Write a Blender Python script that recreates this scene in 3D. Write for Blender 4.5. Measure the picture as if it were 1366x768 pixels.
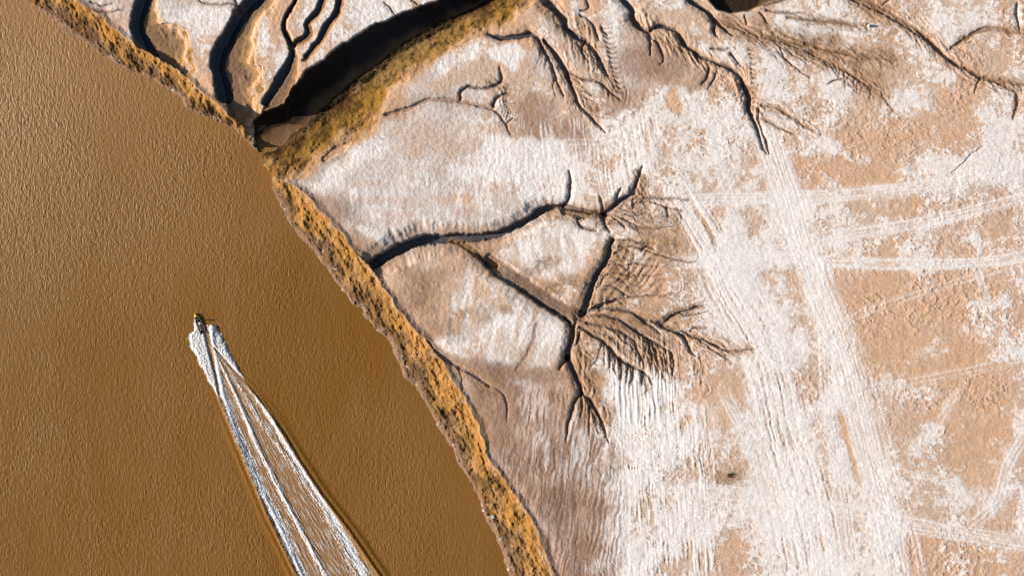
import bpy, bmesh, math, random
import numpy as np
from mathutils import Vector, Matrix

for o in list(bpy.data.objects):
    bpy.data.objects.remove(o)
random.seed(7)
SC = bpy.context.scene
COL = SC.collection

# ------------------------------------------------------------------ camera, sky, sun, exposure
SCALE = 0.25                      # metres per photo pixel on the salt flat (z = 0)
HFOV = math.radians(50)
CAMH = 1366 * SCALE / 2 / math.tan(HFOV / 2)
RIVER_Z = -7.0
STEP = 0.85                        # terrain grid step inside the view, in photo pixels

cam_d = bpy.data.cameras.new('camera')
cam_d.angle = HFOV
cam_d.clip_start = 1.0
cam_d.clip_end = 20000
cam = bpy.data.objects.new('camera', cam_d)
cam.location = (0, 0, CAMH)
COL.objects.link(cam)
SC.camera = cam

SUN_EL = math.radians(18.0)
TRAVEL = Vector((1.0, -0.04, 0)).normalized()       # way the sunlight travels over the ground
world = bpy.data.worlds.new('World')
SC.world = world
world.use_nodes = True
wn = world.node_tree
sky = wn.nodes.new('ShaderNodeTexSky')
sky.sky_type = 'NISHITA'
sky.sun_disc = False
sky.sun_elevation = SUN_EL
sky.sun_rotation = math.atan2(-TRAVEL.x, -TRAVEL.y)
wn.links.new(sky.outputs[0], wn.nodes['Background'].inputs[0])
wn.nodes['Background'].inputs[1].default_value = 0.06
sun_d = bpy.data.lights.new('sun', 'SUN')
sun_d.energy = 5.0
sun_d.angle = math.radians(0.5)
sun_d.color = (1.0, 0.93, 0.85)
sun = bpy.data.objects.new('sun', sun_d)
COL.objects.link(sun)
ldir = Vector((TRAVEL.x * math.cos(SUN_EL), TRAVEL.y * math.cos(SUN_EL), -math.sin(SUN_EL)))
sun.rotation_euler = ldir.to_track_quat('-Z', 'Y').to_euler()
SC.view_settings.view_transform = 'Standard'
SC.view_settings.look = 'None'
SC.view_settings.gamma = 1.0
SC.view_settings.use_curve_mapping = False
SC.view_settings.exposure = 0.96


# ------------------------------------------------------------------ helpers
def ground(p, z=0.0):
    """photo pixel -> world point at height z"""
    k = SCALE * (CAMH - z) / CAMH
    return Vector(((p[0] - 683) * k, (384 - p[1]) * k, z))


def low(pts, z=RIVER_Z):
    """a line digitised at height z, expressed in pixels of the z = 0 plane"""
    k = (CAMH - z) / CAMH
    return [((p[0] - 683) * k + 683, (p[1] - 384) * k + 384) + tuple(p[2:]) for p in pts]


def mk_tables(seed):
    r = np.random.RandomState(seed)
    a = r.rand(256, 256) * 2 * np.pi
    return np.cos(a).astype(np.float32), np.sin(a).astype(np.float32)


_tab = {}


def perlin(x, y, L, seed=0, ang=0.0, stretch=1.0):
    """gradient noise, about -0.7..0.7; stretch > 1 makes streaks along direction ang (degrees, photo axes)"""
    if seed not in _tab:
        _tab[seed] = mk_tables(seed + 101)
    gx, gy = _tab[seed]
    if ang or stretch != 1.0:
        c, s = math.cos(math.radians(ang)), math.sin(math.radians(ang))
        x, y = (x * c + y * s) / stretch, (-x * s + y * c)
    x = x / L
    y = y / L
    xf = np.floor(x)
    yf = np.floor(y)
    xi = xf.astype(np.int32) & 255
    yi = yf.astype(np.int32) & 255
    u = (x - xf).astype(np.float32)
    v = (y - yf).astype(np.float32)
    x1 = (xi + 1) & 255
    y1 = (yi + 1) & 255
    su = u * u * u * (u * (u * 6 - 15) + 10)
    sv = v * v * v * (v * (v * 6 - 15) + 10)
    n00 = gx[yi, xi] * u + gy[yi, xi] * v
    n10 = gx[yi, x1] * (u - 1) + gy[yi, x1] * v
    n01 = gx[y1, xi] * u + gy[y1, xi] * (v - 1)
    n11 = gx[y1, x1] * (u - 1) + gy[y1, x1] * (v - 1)
    a = n00 + su * (n10 - n00)
    b = n01 + su * (n11 - n01)
    return a + sv * (b - a)


def fbm(x, y, L, seed=0, octaves=4, gain=0.5, ang=0.0, stretch=1.0):
    t = 0
    a = 1.0
    for k in range(octaves):
        t = t + a * perlin(x, y, L / 2 ** k, seed * 7 + k, ang, stretch)
        a *= gain
    return t


def smooth(a, b, x):
    t = np.clip((x - a) / (b - a), 0, 1)
    return t * t * (3 - 2 * t)


def gauss(x, s):
    return np.exp(-(x / s) ** 2)


def spline(pts, step=3.0):
    """Catmull-Rom through the points (any number of columns), resampled"""
    P = np.array(pts, dtype=np.float64)
    if len(P) < 3:
        P = np.vstack([P[0], (P[0] + P[-1]) / 2, P[-1]])
    Q = np.vstack([2 * P[0] - P[1], P, 2 * P[-1] - P[-2]])
    out = []
    for i in range(1, len(Q) - 2):
        n = max(1, int(np.hypot(*(Q[i + 1] - Q[i])[:2]) / step))
        for k in range(n):
            t = k / n
            out.append(0.5 * (2 * Q[i] + (Q[i + 1] - Q[i - 1]) * t
                              + (2 * Q[i - 1] - 5 * Q[i] + 4 * Q[i + 1] - Q[i + 2]) * t * t
                              + (3 * Q[i] - Q[i - 1] - 3 * Q[i + 1] + Q[i + 2]) * t ** 3))
    out.append(P[-1])
    return np.array(out)


def link(o, parent=None):
    COL.objects.link(o)
    if parent:
        o.parent = parent
    return o


def tag(o, label=None, cat=None, group=None, kind=None):
    for k, v in (('label', label), ('category', cat), ('group', group), ('kind', kind)):
        if v:
            o[k] = v
    return o


def bm_obj(name, bm, mat, parent=None, smooth_shade=True):
    me = bpy.data.meshes.new(name)
    bm.to_mesh(me)
    bm.free()
    if smooth_shade:
        me.polygons.foreach_set('use_smooth', [True] * len(me.polygons))
    me.materials.append(mat)
    return link(bpy.data.objects.new(name, me), parent)


def grid_mesh(name, PX, PY, Z, keep, attrs, mat):
    """a sheet over pixel grids PX, PY with heights Z; keep = face mask; attrs = {name: (h, w, 4)}"""
    h, w = Z.shape
    idx = np.arange(h * w, dtype=np.int64).reshape(h, w)
    q = np.stack([idx[:-1, :-1], idx[1:, :-1], idx[1:, 1:], idx[:-1, 1:]], -1)[keep]
    used = np.zeros(h * w, bool)
    used[q.ravel()] = True
    remap = np.cumsum(used) - 1
    q = remap[q].astype(np.int32)
    co = np.stack([(PX - 683) * SCALE, (384 - PY) * SCALE, Z], -1).reshape(-1, 3)[used].astype(np.float32)
    me = bpy.data.meshes.new(name)
    me.vertices.add(len(co))
    me.vertices.foreach_set('co', co.ravel())
    nq = len(q)
    me.loops.add(nq * 4)
    me.loops.foreach_set('vertex_index', q.ravel())
    me.polygons.add(nq)
    me.polygons.foreach_set('loop_start', np.arange(0, nq * 4, 4, dtype=np.int32))
    me.polygons.foreach_set('use_smooth', np.ones(nq, bool))
    me.update(calc_edges=True)
    for an, arr in attrs.items():
        at = me.attributes.new(an, 'FLOAT_COLOR', 'POINT')
        at.data.foreach_set('color', arr.reshape(-1, 4)[used].astype(np.float32).ravel())
    me.materials.append(mat)
    return link(bpy.data.objects.new(name, me))


# ------------------------------------------------------------------ node helpers
def new_mat(name, rough=0.9, spec=0.2):
    m = bpy.data.materials.new(name)
    m.use_nodes = True
    b = m.node_tree.nodes['Principled BSDF']
    b.inputs['Roughness'].default_value = rough
    b.inputs['Specular IOR Level'].default_value = spec
    return m, m.node_tree, b


def noise_node(nt, scale, detail=4, rough=0.55, vec=None, dist=0.0):
    n = nt.nodes.new('ShaderNodeTexNoise')
    n.inputs['Scale'].default_value = scale
    n.inputs['Detail'].default_value = detail
    n.inputs['Roughness'].default_value = rough
    n.inputs['Distortion'].default_value = dist
    if vec is not None:
        nt.links.new(vec, n.inputs['Vector'])
    return n.outputs['Fac']


def coords(nt, rot=0.0, scl=(1, 1, 1)):
    tc = nt.nodes.new('ShaderNodeTexCoord')
    mp = nt.nodes.new('ShaderNodeMapping')
    mp.inputs['Rotation'].default_value = (0, 0, rot)
    mp.inputs['Scale'].default_value = scl
    nt.links.new(tc.outputs['Object'], mp.inputs['Vector'])
    return mp.outputs[0]


def mathn(nt, op, a, b=None, c=None, clamp=False):
    n = nt.nodes.new('ShaderNodeMath')
    n.operation = op
    n.use_clamp = clamp
    for i, v in enumerate((a, b, c)):
        if v is None:
            continue
        if isinstance(v, (int, float)):
            n.inputs[i].default_value = v
        else:
            nt.links.new(v, n.inputs[i])
    return n.outputs[0]


def remap(nt, v, a, b, c, d):
    n = nt.nodes.new('ShaderNodeMapRange')
    n.inputs[1].default_value, n.inputs[2].default_value = a, b
    n.inputs[3].default_value, n.inputs[4].default_value = c, d
    nt.links.new(v, n.inputs[0])
    return n.outputs[0]


def mixc(nt, f, a, b, mode='MIX'):
    n = nt.nodes.new('ShaderNodeMix')
    n.data_type = 'RGBA'
    n.blend_type = mode
    for i, v in ((0, f), (6, a), (7, b)):
        if isinstance(v, (int, float)):
            n.inputs[i].default_value = v
        elif isinstance(v, tuple):
            n.inputs[i].default_value = v + (1,)
        else:
            nt.links.new(v, n.inputs[i])
    return n.outputs[2]


def grey(nt, v):
    n = nt.nodes.new('ShaderNodeCombineColor')
    for i in range(3):
        nt.links.new(v, n.inputs[i])
    return n.outputs[0]


def bump(nt, bsdf, h, dist, strength=1.0):
    n = nt.nodes.new('ShaderNodeBump')
    n.inputs['Distance'].default_value = dist
    n.inputs['Strength'].default_value = strength
    nt.links.new(h, n.inputs['Height'])
    nt.links.new(n.outputs[0], bsdf.inputs['Normal'])


def simple_mat(name, col, rough=0.6, spec=0.3, vary=0.25, scale=6.0, metal=0.0):
    m, nt, b = new_mat(name, rough, spec)
    b.inputs['Metallic'].default_value = metal
    f = remap(nt, noise_node(nt, scale, 5, 0.6, coords(nt)), 0.25, 0.75, 1 - vary, 1 + vary)
    nt.links.new(mixc(nt, 1.0, col, grey(nt, f), 'MULTIPLY'), b.inputs['Base Color'])
    return m


# ------------------------------------------------------------------ ground layers
LAYERS = ['tan', 'salt', 'orange', 'mauve', 'pale', 'brown', 'dark', 'olive', 'gold', 'pink', 'clay', 'shade_mud']  # last one: wet mud with bluish channel shade mixed into its colour
LCOL = {'gold': (0.32, 0.148, 0.033), 'pink': (0.56, 0.355, 0.26), 'clay': (0.20, 0.125, 0.085), 'shade_mud': (0.030, 0.035, 0.044), 'tan': (0.54, 0.395, 0.29), 'salt': (0.77, 0.715, 0.675), 'orange': (0.59, 0.365, 0.225),
        'mauve': (0.33, 0.205, 0.145), 'pale': (0.56, 0.49, 0.445), 'brown': (0.24, 0.135, 0.062),
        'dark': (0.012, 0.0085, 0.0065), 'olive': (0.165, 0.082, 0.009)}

gm, nt, bs = new_mat('salt_and_clay', 0.95, 0.0)
att = []
for an in ('layers_a', 'layers_b', 'layers_c'):
    a = nt.nodes.new('ShaderNodeAttribute')
    a.attribute_name = an
    sp = nt.nodes.new('ShaderNodeSeparateColor')
    nt.links.new(a.outputs['Color'], sp.inputs[0])
    att += [sp.outputs[0], sp.outputs[1], sp.outputs[2], a.outputs['Alpha']]
vec = coords(nt)
fine = noise_node(nt, 1.6, 5, 0.62, vec)
mid = noise_node(nt, 0.22, 4, 0.6, vec)
nt.links.new(remap(nt, att[11], 0, 1, .95, .38), bs.inputs['Roughness'])
nt.links.new(mathn(nt, 'MULTIPLY', att[11], .5), bs.inputs['Specular IOR Level'])
acc = None
for name, w in zip(LAYERS, att):
    vm = nt.nodes.new('ShaderNodeVectorMath')
    vm.operation = 'SCALE'
    vm.inputs[0].default_value = LCOL[name]
    nt.links.new(w, vm.inputs['Scale'])
    if acc is None:
        acc = vm.outputs[0]
    else:
        ad = nt.nodes.new('ShaderNodeVectorMath')
        ad.operation = 'ADD'
        nt.links.new(acc, ad.inputs[0])
        nt.links.new(vm.outputs[0], ad.inputs[1])
        acc = ad.outputs[0]
f1 = remap(nt, fine, 0.25, 0.75, 0.80, 1.17)
f2 = remap(nt, mid, 0.25, 0.75, 0.90, 1.09)
tone = mathn(nt, 'MULTIPLY', f1, f2)
nt.links.new(mixc(nt, 1.0, acc, grey(nt, tone), 'MULTIPLY'), bs.inputs['Base Color'])
bump(nt, bs, mathn(nt, 'MULTIPLY', noise_node(nt, 2.0, 6, 0.7, vec), remap(nt, att[1], 0, 1, 1.1, .35)), 0.12, 0.7)

# grid of photo pixels: fine inside the view, growing outwards to the horizon
def axis(lo, hi, step, far):
    inner = np.arange(lo, hi + step * .5, step)
    g = [0]
    d = step
    while g[-1] < far:
        d *= 1.12
        g.append(g[-1] + d)
    g = np.array(g[1:])
    return np.concatenate([(lo - g)[::-1], inner, hi + g])


GX = axis(-24, 1390, STEP, 12000)
GY = axis(-24, 792, STEP, 12000)
X, Y = np.meshgrid(GX, GY)
X = X.astype(np.float32)
Y = Y.astype(np.float32)
HH, WW = X.shape
# wobble so that digitised lines become natural edges
nz1 = fbm(X, Y, 28, 1, 4)
nz2 = fbm(X, Y, 28, 2, 4)
XW = X + 5.0 * nz1
YW = Y + 5.0 * nz2
XS = X + 1.8 * fbm(X, Y, 14, 3, 4, .6)
YS = Y + 1.8 * fbm(X, Y, 14, 4, 4, .6)


def window(pts, R):
    p = np.asarray(pts)
    x0, y0 = p[:, 0].min() - R, p[:, 1].min() - R
    x1, y1 = p[:, 0].max() + R, p[:, 1].max() + R
    return (slice(np.searchsorted(GY, y0), np.searchsorted(GY, y1)),
            slice(np.searchsorted(GX, x0), np.searchsorted(GX, x1)))


def line_field(pts, R, xa=None, ya=None):
    """distance, interpolated extra columns, signed side (+ = right of travel in the photo), run along"""
    pts = np.asarray(pts, dtype=np.float64)
    xa = XS if xa is None else xa
    ya = YS if ya is None else ya
    sl = window(pts, R + 4)
    D = np.full(X[sl].shape, 1e9, np.float32)
    S = np.ones_like(D)
    A = np.zeros_like(D)
    E = [np.zeros_like(D) for _ in range(pts.shape[1] - 2)]
    run = 0.0
    for a, b in zip(pts[:-1], pts[1:]):
        s2 = window(np.array([a[:2], b[:2]]), R + 4)
        xx, yy = xa[s2], ya[s2]
        if xx.size == 0:
            continue
        v = b[:2] - a[:2]
        L2 = float(v @ v) + 1e-9
        t = np.clip(((xx - a[0]) * v[0] + (yy - a[1]) * v[1]) / L2, 0, 1)
        dx = xx - a[0] - t * v[0]
        dy = yy - a[1] - t * v[1]
        d = np.hypot(dx, dy)
        loc = (slice(s2[0].start - sl[0].start, s2[0].stop - sl[0].start),
               slice(s2[1].start - sl[1].start, s2[1].stop - sl[1].start))
        m = d < D[loc]
        D[loc] = np.where(m, d, D[loc])
        S[loc] = np.where(m, np.sign(v[0] * dy - v[1] * dx), S[loc])
        A[loc] = np.where(m, run + t * math.sqrt(L2), A[loc])
        for k in range(len(E)):
            E[k][loc] = np.where(m, a[2 + k] + t * (b[2 + k] - a[2 + k]), E[k][loc])
        run += math.sqrt(L2)
    return sl, D, E, S, A


def inside(poly, xa=None, ya=None):
    xa = X if xa is None else xa
    ya = Y if ya is None else ya
    p = np.asarray(poly, dtype=np.float64)[:, :2]
    sl = window(p, 12)
    xx, yy = xa[sl], ya[sl]
    r = np.zeros(xx.shape, bool)
    for (x0, y0), (x1, y1) in zip(p, np.roll(p, -1, 0)):
        if y0 == y1:
            continue
        c = (y0 > yy) != (y1 > yy)
        r ^= c & (xx < (x1 - x0) * (yy - y0) / (y1 - y0) + x0)
    out = np.zeros(X.shape, bool)
    out[sl] = r
    return out


def blur(a, n):
    """separable box blur, applied twice"""
    for _ in range(2):
        for ax in (0, 1):
            c = np.cumsum(np.pad(a, [(n + 1, n) if i == ax else (0, 0) for i in (0, 1)], mode='edge'), ax)
            hi = np.take(c, np.arange(2 * n + 1, c.shape[ax]), ax)
            lo_ = np.take(c, np.arange(0, c.shape[ax] - 2 * n - 1), ax)
            a = (hi - lo_) / (2 * n + 1)
    return a.astype(np.float32)


# ---- coarse map of what the surface is made of, one letter per 50 px
MAP = ["mmsssWWoWWWwwooowwttwwtbwttbtttt",
       "mmmssooWoWWWwostsmmwtttbwwtottt",
       "mmmmooobooosstttmwwoWtwwtowttww",
       "mmmmmmbbbsssttmmWwWWtwooooWowww",
       "mmmmmmmsssssswwwwwwtWooowwwwwww",
       "mmmmmmmmmssswswwwobwtWttowwwwww",
       "mmmmmmmmmmssmwWWwbbWwWtottotwww",
       "mmmmmmmmmmmmwwtbbbWWwWooooowwww",
       "mmmmmmmmmmmmtWWbbbwtWWoooowowww",
       "mmmmmmmmmmmmwmWbwbotWWtoooowwww",
       "mmmmmmmmmmmmmmmbWWotWWwtooottww",
       "mmmmmmmmmmmmmmmmwWwtWWWttoottww",
       "mmmmmmmmmmmmmmmmWWWtWWWttowtwww",
       "mmmmmmmmmmmmmmmmWwWtWwWwtwwwwww",
       "mmmmmmmmmmmmmmmmWWWoWwWWooowwww",
       "mmmmmmmmmmmmmmmmWWWoWwWWooowwww"]
for r_ in range(3, 16):                 # the track country is only partly white between the ruts
    for c_ in (18, 20, 21, 22):
        if MAP[r_][c_] == 'W':
            MAP[r_] = MAP[r_][:c_] + ('w' if (r_ + c_) % 3 else 't') + MAP[r_][c_ + 1:]
CLS = {  # shares per letter
       'W': dict(salt=.74, tan=.26), 'w': dict(salt=.54, tan=.28, orange=.06, pink=.12), 't': dict(tan=.36, salt=.40, orange=.10, pink=.14),
       'o': dict(orange=.54, salt=.24, tan=.10, pink=.12), 'b': dict(brown=.28, orange=.34, tan=.22, salt=.16),
       'm': dict(mauve=.72, tan=.16, pale=.12), 's': dict(pale=.62, salt=.26, pink=.12)}
cx = np.clip((X + 26 * fbm(X, Y, 90, 5, 4) - 25) / 50, 0, 27.99)
cy = np.clip((Y + 26 * fbm(X, Y, 90, 6, 4) - 25) / 50, 0, 14.99)
ix, iy = cx.astype(int), cy.astype(int)
tx, ty = cx - ix, cy - iy
W = {}
for name in LAYERS:
    g = np.array([[CLS[c].get(name, 0.0) for c in (row + 'w' * 32)[:30]] for row in MAP], np.float32)
    if not g.any():
        W[name] = np.zeros_like(X)
        continue
    W[name] = ((g[iy, ix] * (1 - tx) + g[iy, ix + 1] * tx) * (1 - ty)
               + (g[iy + 1, ix] * (1 - tx) + g[iy + 1, ix + 1] * tx) * ty).astype(np.float32)
soft_salt = W['salt'].copy()
soft_orange = W['orange'].copy()
soft_mauve = W['mauve'].copy()
# crisp irregular patches: threshold the salt share against noise
right = smooth(640, 900, X + 90 * nz1) * smooth(.5, .2, soft_mauve)
patch = 0.5 + 0.50 * fbm(X, Y, 60, 8, 6, 0.66) + 0.22 * fbm(X, Y, 7, 9, 3, .7, 8, 1.5)
lace = np.abs(fbm(X + 5 * nz1, Y + 5 * nz2, 17, 10, 3, .6, 5, 1.5))
lace2 = np.abs(fbm(X + 3 * nz2, Y + 3 * nz1, 9, 13, 3, .65, 4, 1.6))
patch -= right * (.32 * smooth(.16, .0, lace) + .22 * smooth(.14, .0, lace2)) * smooth(-.2, .25, fbm(X, Y, 120, 11, 3))
salt = (.65 * smooth(-0.10, 0.14, W['salt'] - patch) + .35 * smooth(-.35, .25, W['salt'] - patch)) * (.86 + .28 * fbm(X, Y, 12, 12, 4, .7))
salt = np.clip(salt, 0, 1)
rest = np.zeros_like(X)
others = [n for n in LAYERS if n != 'salt']
for k, n in enumerate(others):
    W[n] = W[n] ** 1.5 * np.exp(3.0 * fbm(X, Y, 45, 20 + k, 5, 0.6))
    rest += W[n]
rest += 1e-6
for n in others:
    W[n] = W[n] / rest * (1 - salt)
W['salt'] = salt
Z = np.zeros_like(X)


def over(name, f, sl=None):
    for n in LAYERS:
        t = W[n] if sl is None else W[n][sl]
        t *= (1 - f)
        if n == name:
            t += f


PJ3 = fbm(X, Y, 30, 16, 5, .7, 8, 1.5)
PJ1 = fbm(X, Y, 9, 14, 3, .65)
PJ2 = fbm(X, Y, 9, 15, 3, .65)
# ---- named patches (photo pixels)
def patch_poly(name, poly, f=0.9, soft=2, rough=1.0):
    m = blur(inside(poly, X + rough * 3.0 * (XW - X) + 3 * PJ1, Y + rough * 3.0 * (YW - Y) + 3 * PJ2).astype(np.float32), soft)
    if name in ('orange', 'tan'):
        m = m * (.35 + .65 * smooth(-.30, .0, PJ3))
    over(name, m * f)
    return m


patch_poly('tan', [(590, 95), (645, 68), (668, 86), (664, 108), (640, 117), (614, 120), (592, 128), (570, 118)], .95)
patch_poly('tan', [(525, 165), (600, 158), (640, 165), (640, 195), (600, 215), (540, 205), (515, 185)], .55, 4)
patch_poly('salt', [(640, 70), (680, 60), (700, 70), (690, 90), (662, 84)], .9)
patch_poly('salt', [(642, 175), (700, 190), (735, 170), (760, 200), (745, 240), (640, 245), (600, 222), (640, 205)], .85)
patch_poly('pale', [(460, 240), (520, 215), (600, 225), (640, 250), (660, 300), (560, 310), (470, 300), (430, 270)], .7, 6)
patch_poly('salt', [(405, 238), (440, 214), (490, 196), (500, 206), (450, 240), (470, 262), (430, 262)], .8, 4)
patch_poly('salt', [(475, 305), (520, 305), (530, 316), (508, 332), (490, 322)], .8, 3)
patch_poly('mauve', [(412, 262), (450, 250), (466, 262), (470, 290), (450, 300), (430, 285)], .6, 6)
patch_poly('orange', [(575, 262), (620, 258), (655, 268), (625, 274), (590, 270)], .75, 3)
patch_poly('orange', [(880, 125), (905, 118), (916, 138), (912, 158), (885, 150)], .9)
patch_poly('orange', [(1092, 172), (1150, 178), (1210, 160), (1215, 185), (1190, 205), (1130, 205)], .9)
patch_poly('orange', [(1050, 215), (1090, 204), (1140, 212), (1196, 216), (1200, 240), (1150, 255), (1120, 240), (1062, 232)], .9)
patch_poly('orange', [(1168, 268), (1195, 261), (1222, 275), (1215, 290), (1172, 284)], .9)
patch_poly('orange', [(1240, 146), (1262, 142), (1270, 165), (1300, 155), (1304, 180), (1270, 186), (1246, 185)], .9)
patch_poly('orange', [(1110, 372), (1180, 365), (1260, 372), (1290, 420), (1320, 450), (1290, 500), (1220, 520), (1150, 530), (1130, 470)], .75, 4)
patch_poly('orange', [(1260, 560), (1360, 545), (1345, 620), (1310, 680), (1280, 640), (1270, 600)], .85, 3)
patch_poly('orange', [(1090, 705), (1102, 698), (1115, 722), (1105, 735), (1090, 725)], .9)
patch_poly('orange', [(930, 505), (985, 495), (985, 560), (940, 590), (930, 550)], .6, 4)
patch_poly('pale', [(690, 520), (715, 515), (733, 530), (726, 552), (700, 560), (690, 545)], .85)
patch_poly('orange', [(690, 520), (715, 515), (733, 530), (726, 552), (700, 560), (690, 545)], .35)
patch_poly('brown', [(462, 308), (490, 312), (512, 328), (500, 343), (488, 347), (470, 330)], .45, 2, .6)
patch_poly('orange', [(462, 308), (490, 312), (512, 328), (500, 343), (488, 347), (470, 330)], .45, 3, .6)
patch_poly('tan', [(500, 309), (560, 299), (660, 299), (690, 291), (640, 312), (560, 316)], .7, 2, .5)
patch_poly('orange', [(505, 362), (560, 332), (620, 336), (640, 350), (610, 365), (600, 420), (560, 430), (530, 400)], .42, 4)
patch_poly('brown', [(538, 365), (560, 350), (580, 380), (575, 415), (560, 420)], .45, 2)
patch_poly('clay', [(512, 380), (530, 372), (545, 400), (570, 432), (600, 425), (650, 420), (640, 446), (600, 455), (560, 440)], .32, 3)
patch_poly('brown', [(600, 415), (640, 407), (684, 409), (692, 418), (640, 430)], .5, 1)
patch_poly('clay', [(575, 470), (640, 485), (720, 478), (734, 490), (690, 502), (660, 522), (600, 500)], .45, 2)
patch_poly('brown', [(640, 500), (690, 495), (676, 560), (690, 600), (650, 590), (630, 540)], .4, 4)
patch_poly('clay', [(745, 590), (800, 600), (820, 700), (815, 790), (740, 790), (720, 700)], .30, 8)
patch_poly('brown', [(400, 232), (420, 226), (446, 206), (470, 196), (440, 222), (425, 240), (408, 244)], .45, 2, .5)
patch_poly('clay', [(430, 262), (466, 258), (500, 262), (480, 280), (470, 300), (445, 300)], .30, 4)
patch_poly('salt', [(607, 370), (638, 360), (650, 400), (640, 415), (608, 414)], .7)
patch_poly('salt', [(640, 430), (662, 415), (720, 425), (700, 470), (670, 490), (645, 470)], .75, 3)
patch_poly('orange', [(630, 374), (655, 384), (670, 395), (650, 402), (630, 396)], .8, 1)
patch_poly('salt', [(720, 410), (755, 425), (745, 480), (700, 490), (710, 450)], .8, 3)
patch_poly('salt', [(660, 335), (700, 325), (765, 315), (790, 320), (780, 360), (700, 372), (670, 352)], .75, 3)
patch_poly('mauve', [(700, 120), (740, 130), (750, 160), (735, 180), (690, 180), (690, 140)], .75, 4)
patch_poly('mauve', [(820, 60), (880, 70), (880, 100), (845, 110), (818, 90)], .6, 5)
patch_poly('mauve', [(690, 480), (740, 485), (760, 510), (730, 515), (690, 510), (680, 530), (660, 520)], .8, 3)
patch_poly('brown', [(958, 622), (975, 618), (990, 630), (984, 644), (965, 646), (952, 636)], .55, 2)
patch_poly('brown', [(870, 82), (892, 88), (890, 102), (872, 98)], .5, 4)

# ---- long white salt streaks and dragged ruts
def streak_field(poly, ang, L, stretch, name, amt, hgt, seed, soft=8, warp=2.0):
    m = blur(inside(poly, XW, YW).astype(np.float32), soft)
    wx_, wy_ = X + warp * nz1, Y + warp * nz2
    n = perlin(wx_, wy_, L, seed, ang, stretch) + 0.6 * perlin(wx_, wy_, L * .5, seed + 1, ang, stretch)
    n += 0.5 * fbm(X, Y, 40, seed + 2, 3)
    over(name, m * smooth(-0.02, 0.22, n) * amt)
    global Z
    Z += (m * hgt * np.clip(n, -.6, .6)).astype(np.float32)


streak_field([(640, 170), (880, 150), (870, 270), (720, 280), (640, 260)], 82, 4.0, 18, 'salt', .75, .035, 40)
streak_field([(820, 560), (950, 540), (960, 770), (815, 770)], 86, 3.8, 12, 'salt', .9, .03, 43)
streak_field([(690, 520), (800, 520), (830, 600), (830, 790), (660, 790), (665, 600)], 98, 3.6, 16, 'clay', .75, .10, 46, 8, 5)
streak_field([(690, 520), (800, 520), (830, 600), (830, 790), (740, 790), (700, 600)], 97, 4, 14, 'pink', .40, .05, 49, 8, 5)
streak_field([(700, 560), (800, 520), (830, 600), (800, 640), (720, 640)], 100, 6, 8, 'salt', .5, .04, 112, 12, 5)
streak_field([(540, 340), (660, 330), (640, 450), (560, 440), (510, 370)], 95, 12, 6, 'orange', .45, .05, 52)
streak_field([(800, 440), (905, 450), (905, 560), (825, 570)], 88, 4, 14, 'salt', .6, .18, 55)

streak_field([(455, 240), (650, 200), (655, 300), (470, 312)], 88, 9, 5, 'salt', .55, .06, 100)
streak_field([(455, 240), (650, 200), (655, 300), (470, 312)], 5, 12, 4, 'pink', .35, .03, 103)
streak_field([(650, 310), (790, 310), (770, 400), (690, 400)], 80, 9, 6, 'tan', .6, .02, 106)
streak_field([(590, 360), (760, 410), (745, 490), (640, 490)], 112, 10, 5, 'tan', .6, .02, 109)
K3 = [(905, 255, 22), (945, 320, 30), (975, 390, 34), (1010, 450, 36), (1030, 510, 40), (1045, 580, 44), (1068, 660, 48), (1085, 740, 52), (1095, 830, 54)]
sl, D, E, S, A = line_field(spline(K3), 80, XS, YS)
n = perlin(S * D, A, 5.5, 60, 90, 30) + .8 * perlin(S * D, A, 2.8, 61, 90, 40) + .35 * perlin(X[sl], Y[sl], 40, 62)
over('salt', smooth(1.15, .55, D / np.maximum(E[0], 1)) * smooth(-.42, .12, n + .0) * .88, sl)
Z[sl] += smooth(1.1, .7, D / np.maximum(E[0], 1)) * n * .025


def track(pts, offs, w=1.5, amt=.9, rut=.07, seed=70, spread=None):
    """vehicle ruts: parallel salt-white lines with a shallow groove beside each"""
    P = spline(pts, 6)
    Rm = max(abs(o) for o in offs) + 14
    sl, D, E, S, A = line_field(P, Rm, X + .5 * (XS - X), Y + .5 * (YS - Y))
    c = S * D
    zz = np.zeros_like(D)
    ff = np.zeros_like(D)
    for k, o in enumerate(offs):
        wob = 1.2 * perlin(A, A * 0 + k * 17.3, 60, seed + k)
        br = .25 + .75 * smooth(-.35, .2, fbm(A, A * 0 + k * 9.1, 60, seed + 30 + k, 4, .6) + .15 + .3 * perlin(X[sl], Y[sl], 9, seed + 60))
        br = br * smooth(0, 50, A) * smooth(A.max(), A.max() - 50, A)
        g = gauss(c - o - wob, w * (1 + .5 * perlin(A, A * 0 + k * 5.7, 25, seed + 3)))
        ff = np.maximum(ff, g * br)
        zz += -.35 * rut * g * br + .35 * rut * .7 * gauss(c - o - wob - 2.2 * w, w) * br
    over('salt', ff * amt, sl)
    lo_, hi_ = min(offs) - 5, max(offs) + 5
    body = smooth(lo_ - 4, lo_ + 3, c) * smooth(hi_ + 4, hi_ - 3, c) * smooth(0, 60, A) * smooth(A.max(), A.max() - 60, A)
    over('salt', body * .35 * amt * smooth(-.3, .3, perlin(c, A, 3, seed + 8, 90, 25)), sl)
    Z[sl] += zz


def shifted(P, d):
    return [(p[0] + d, p[1]) for p in P]


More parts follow.
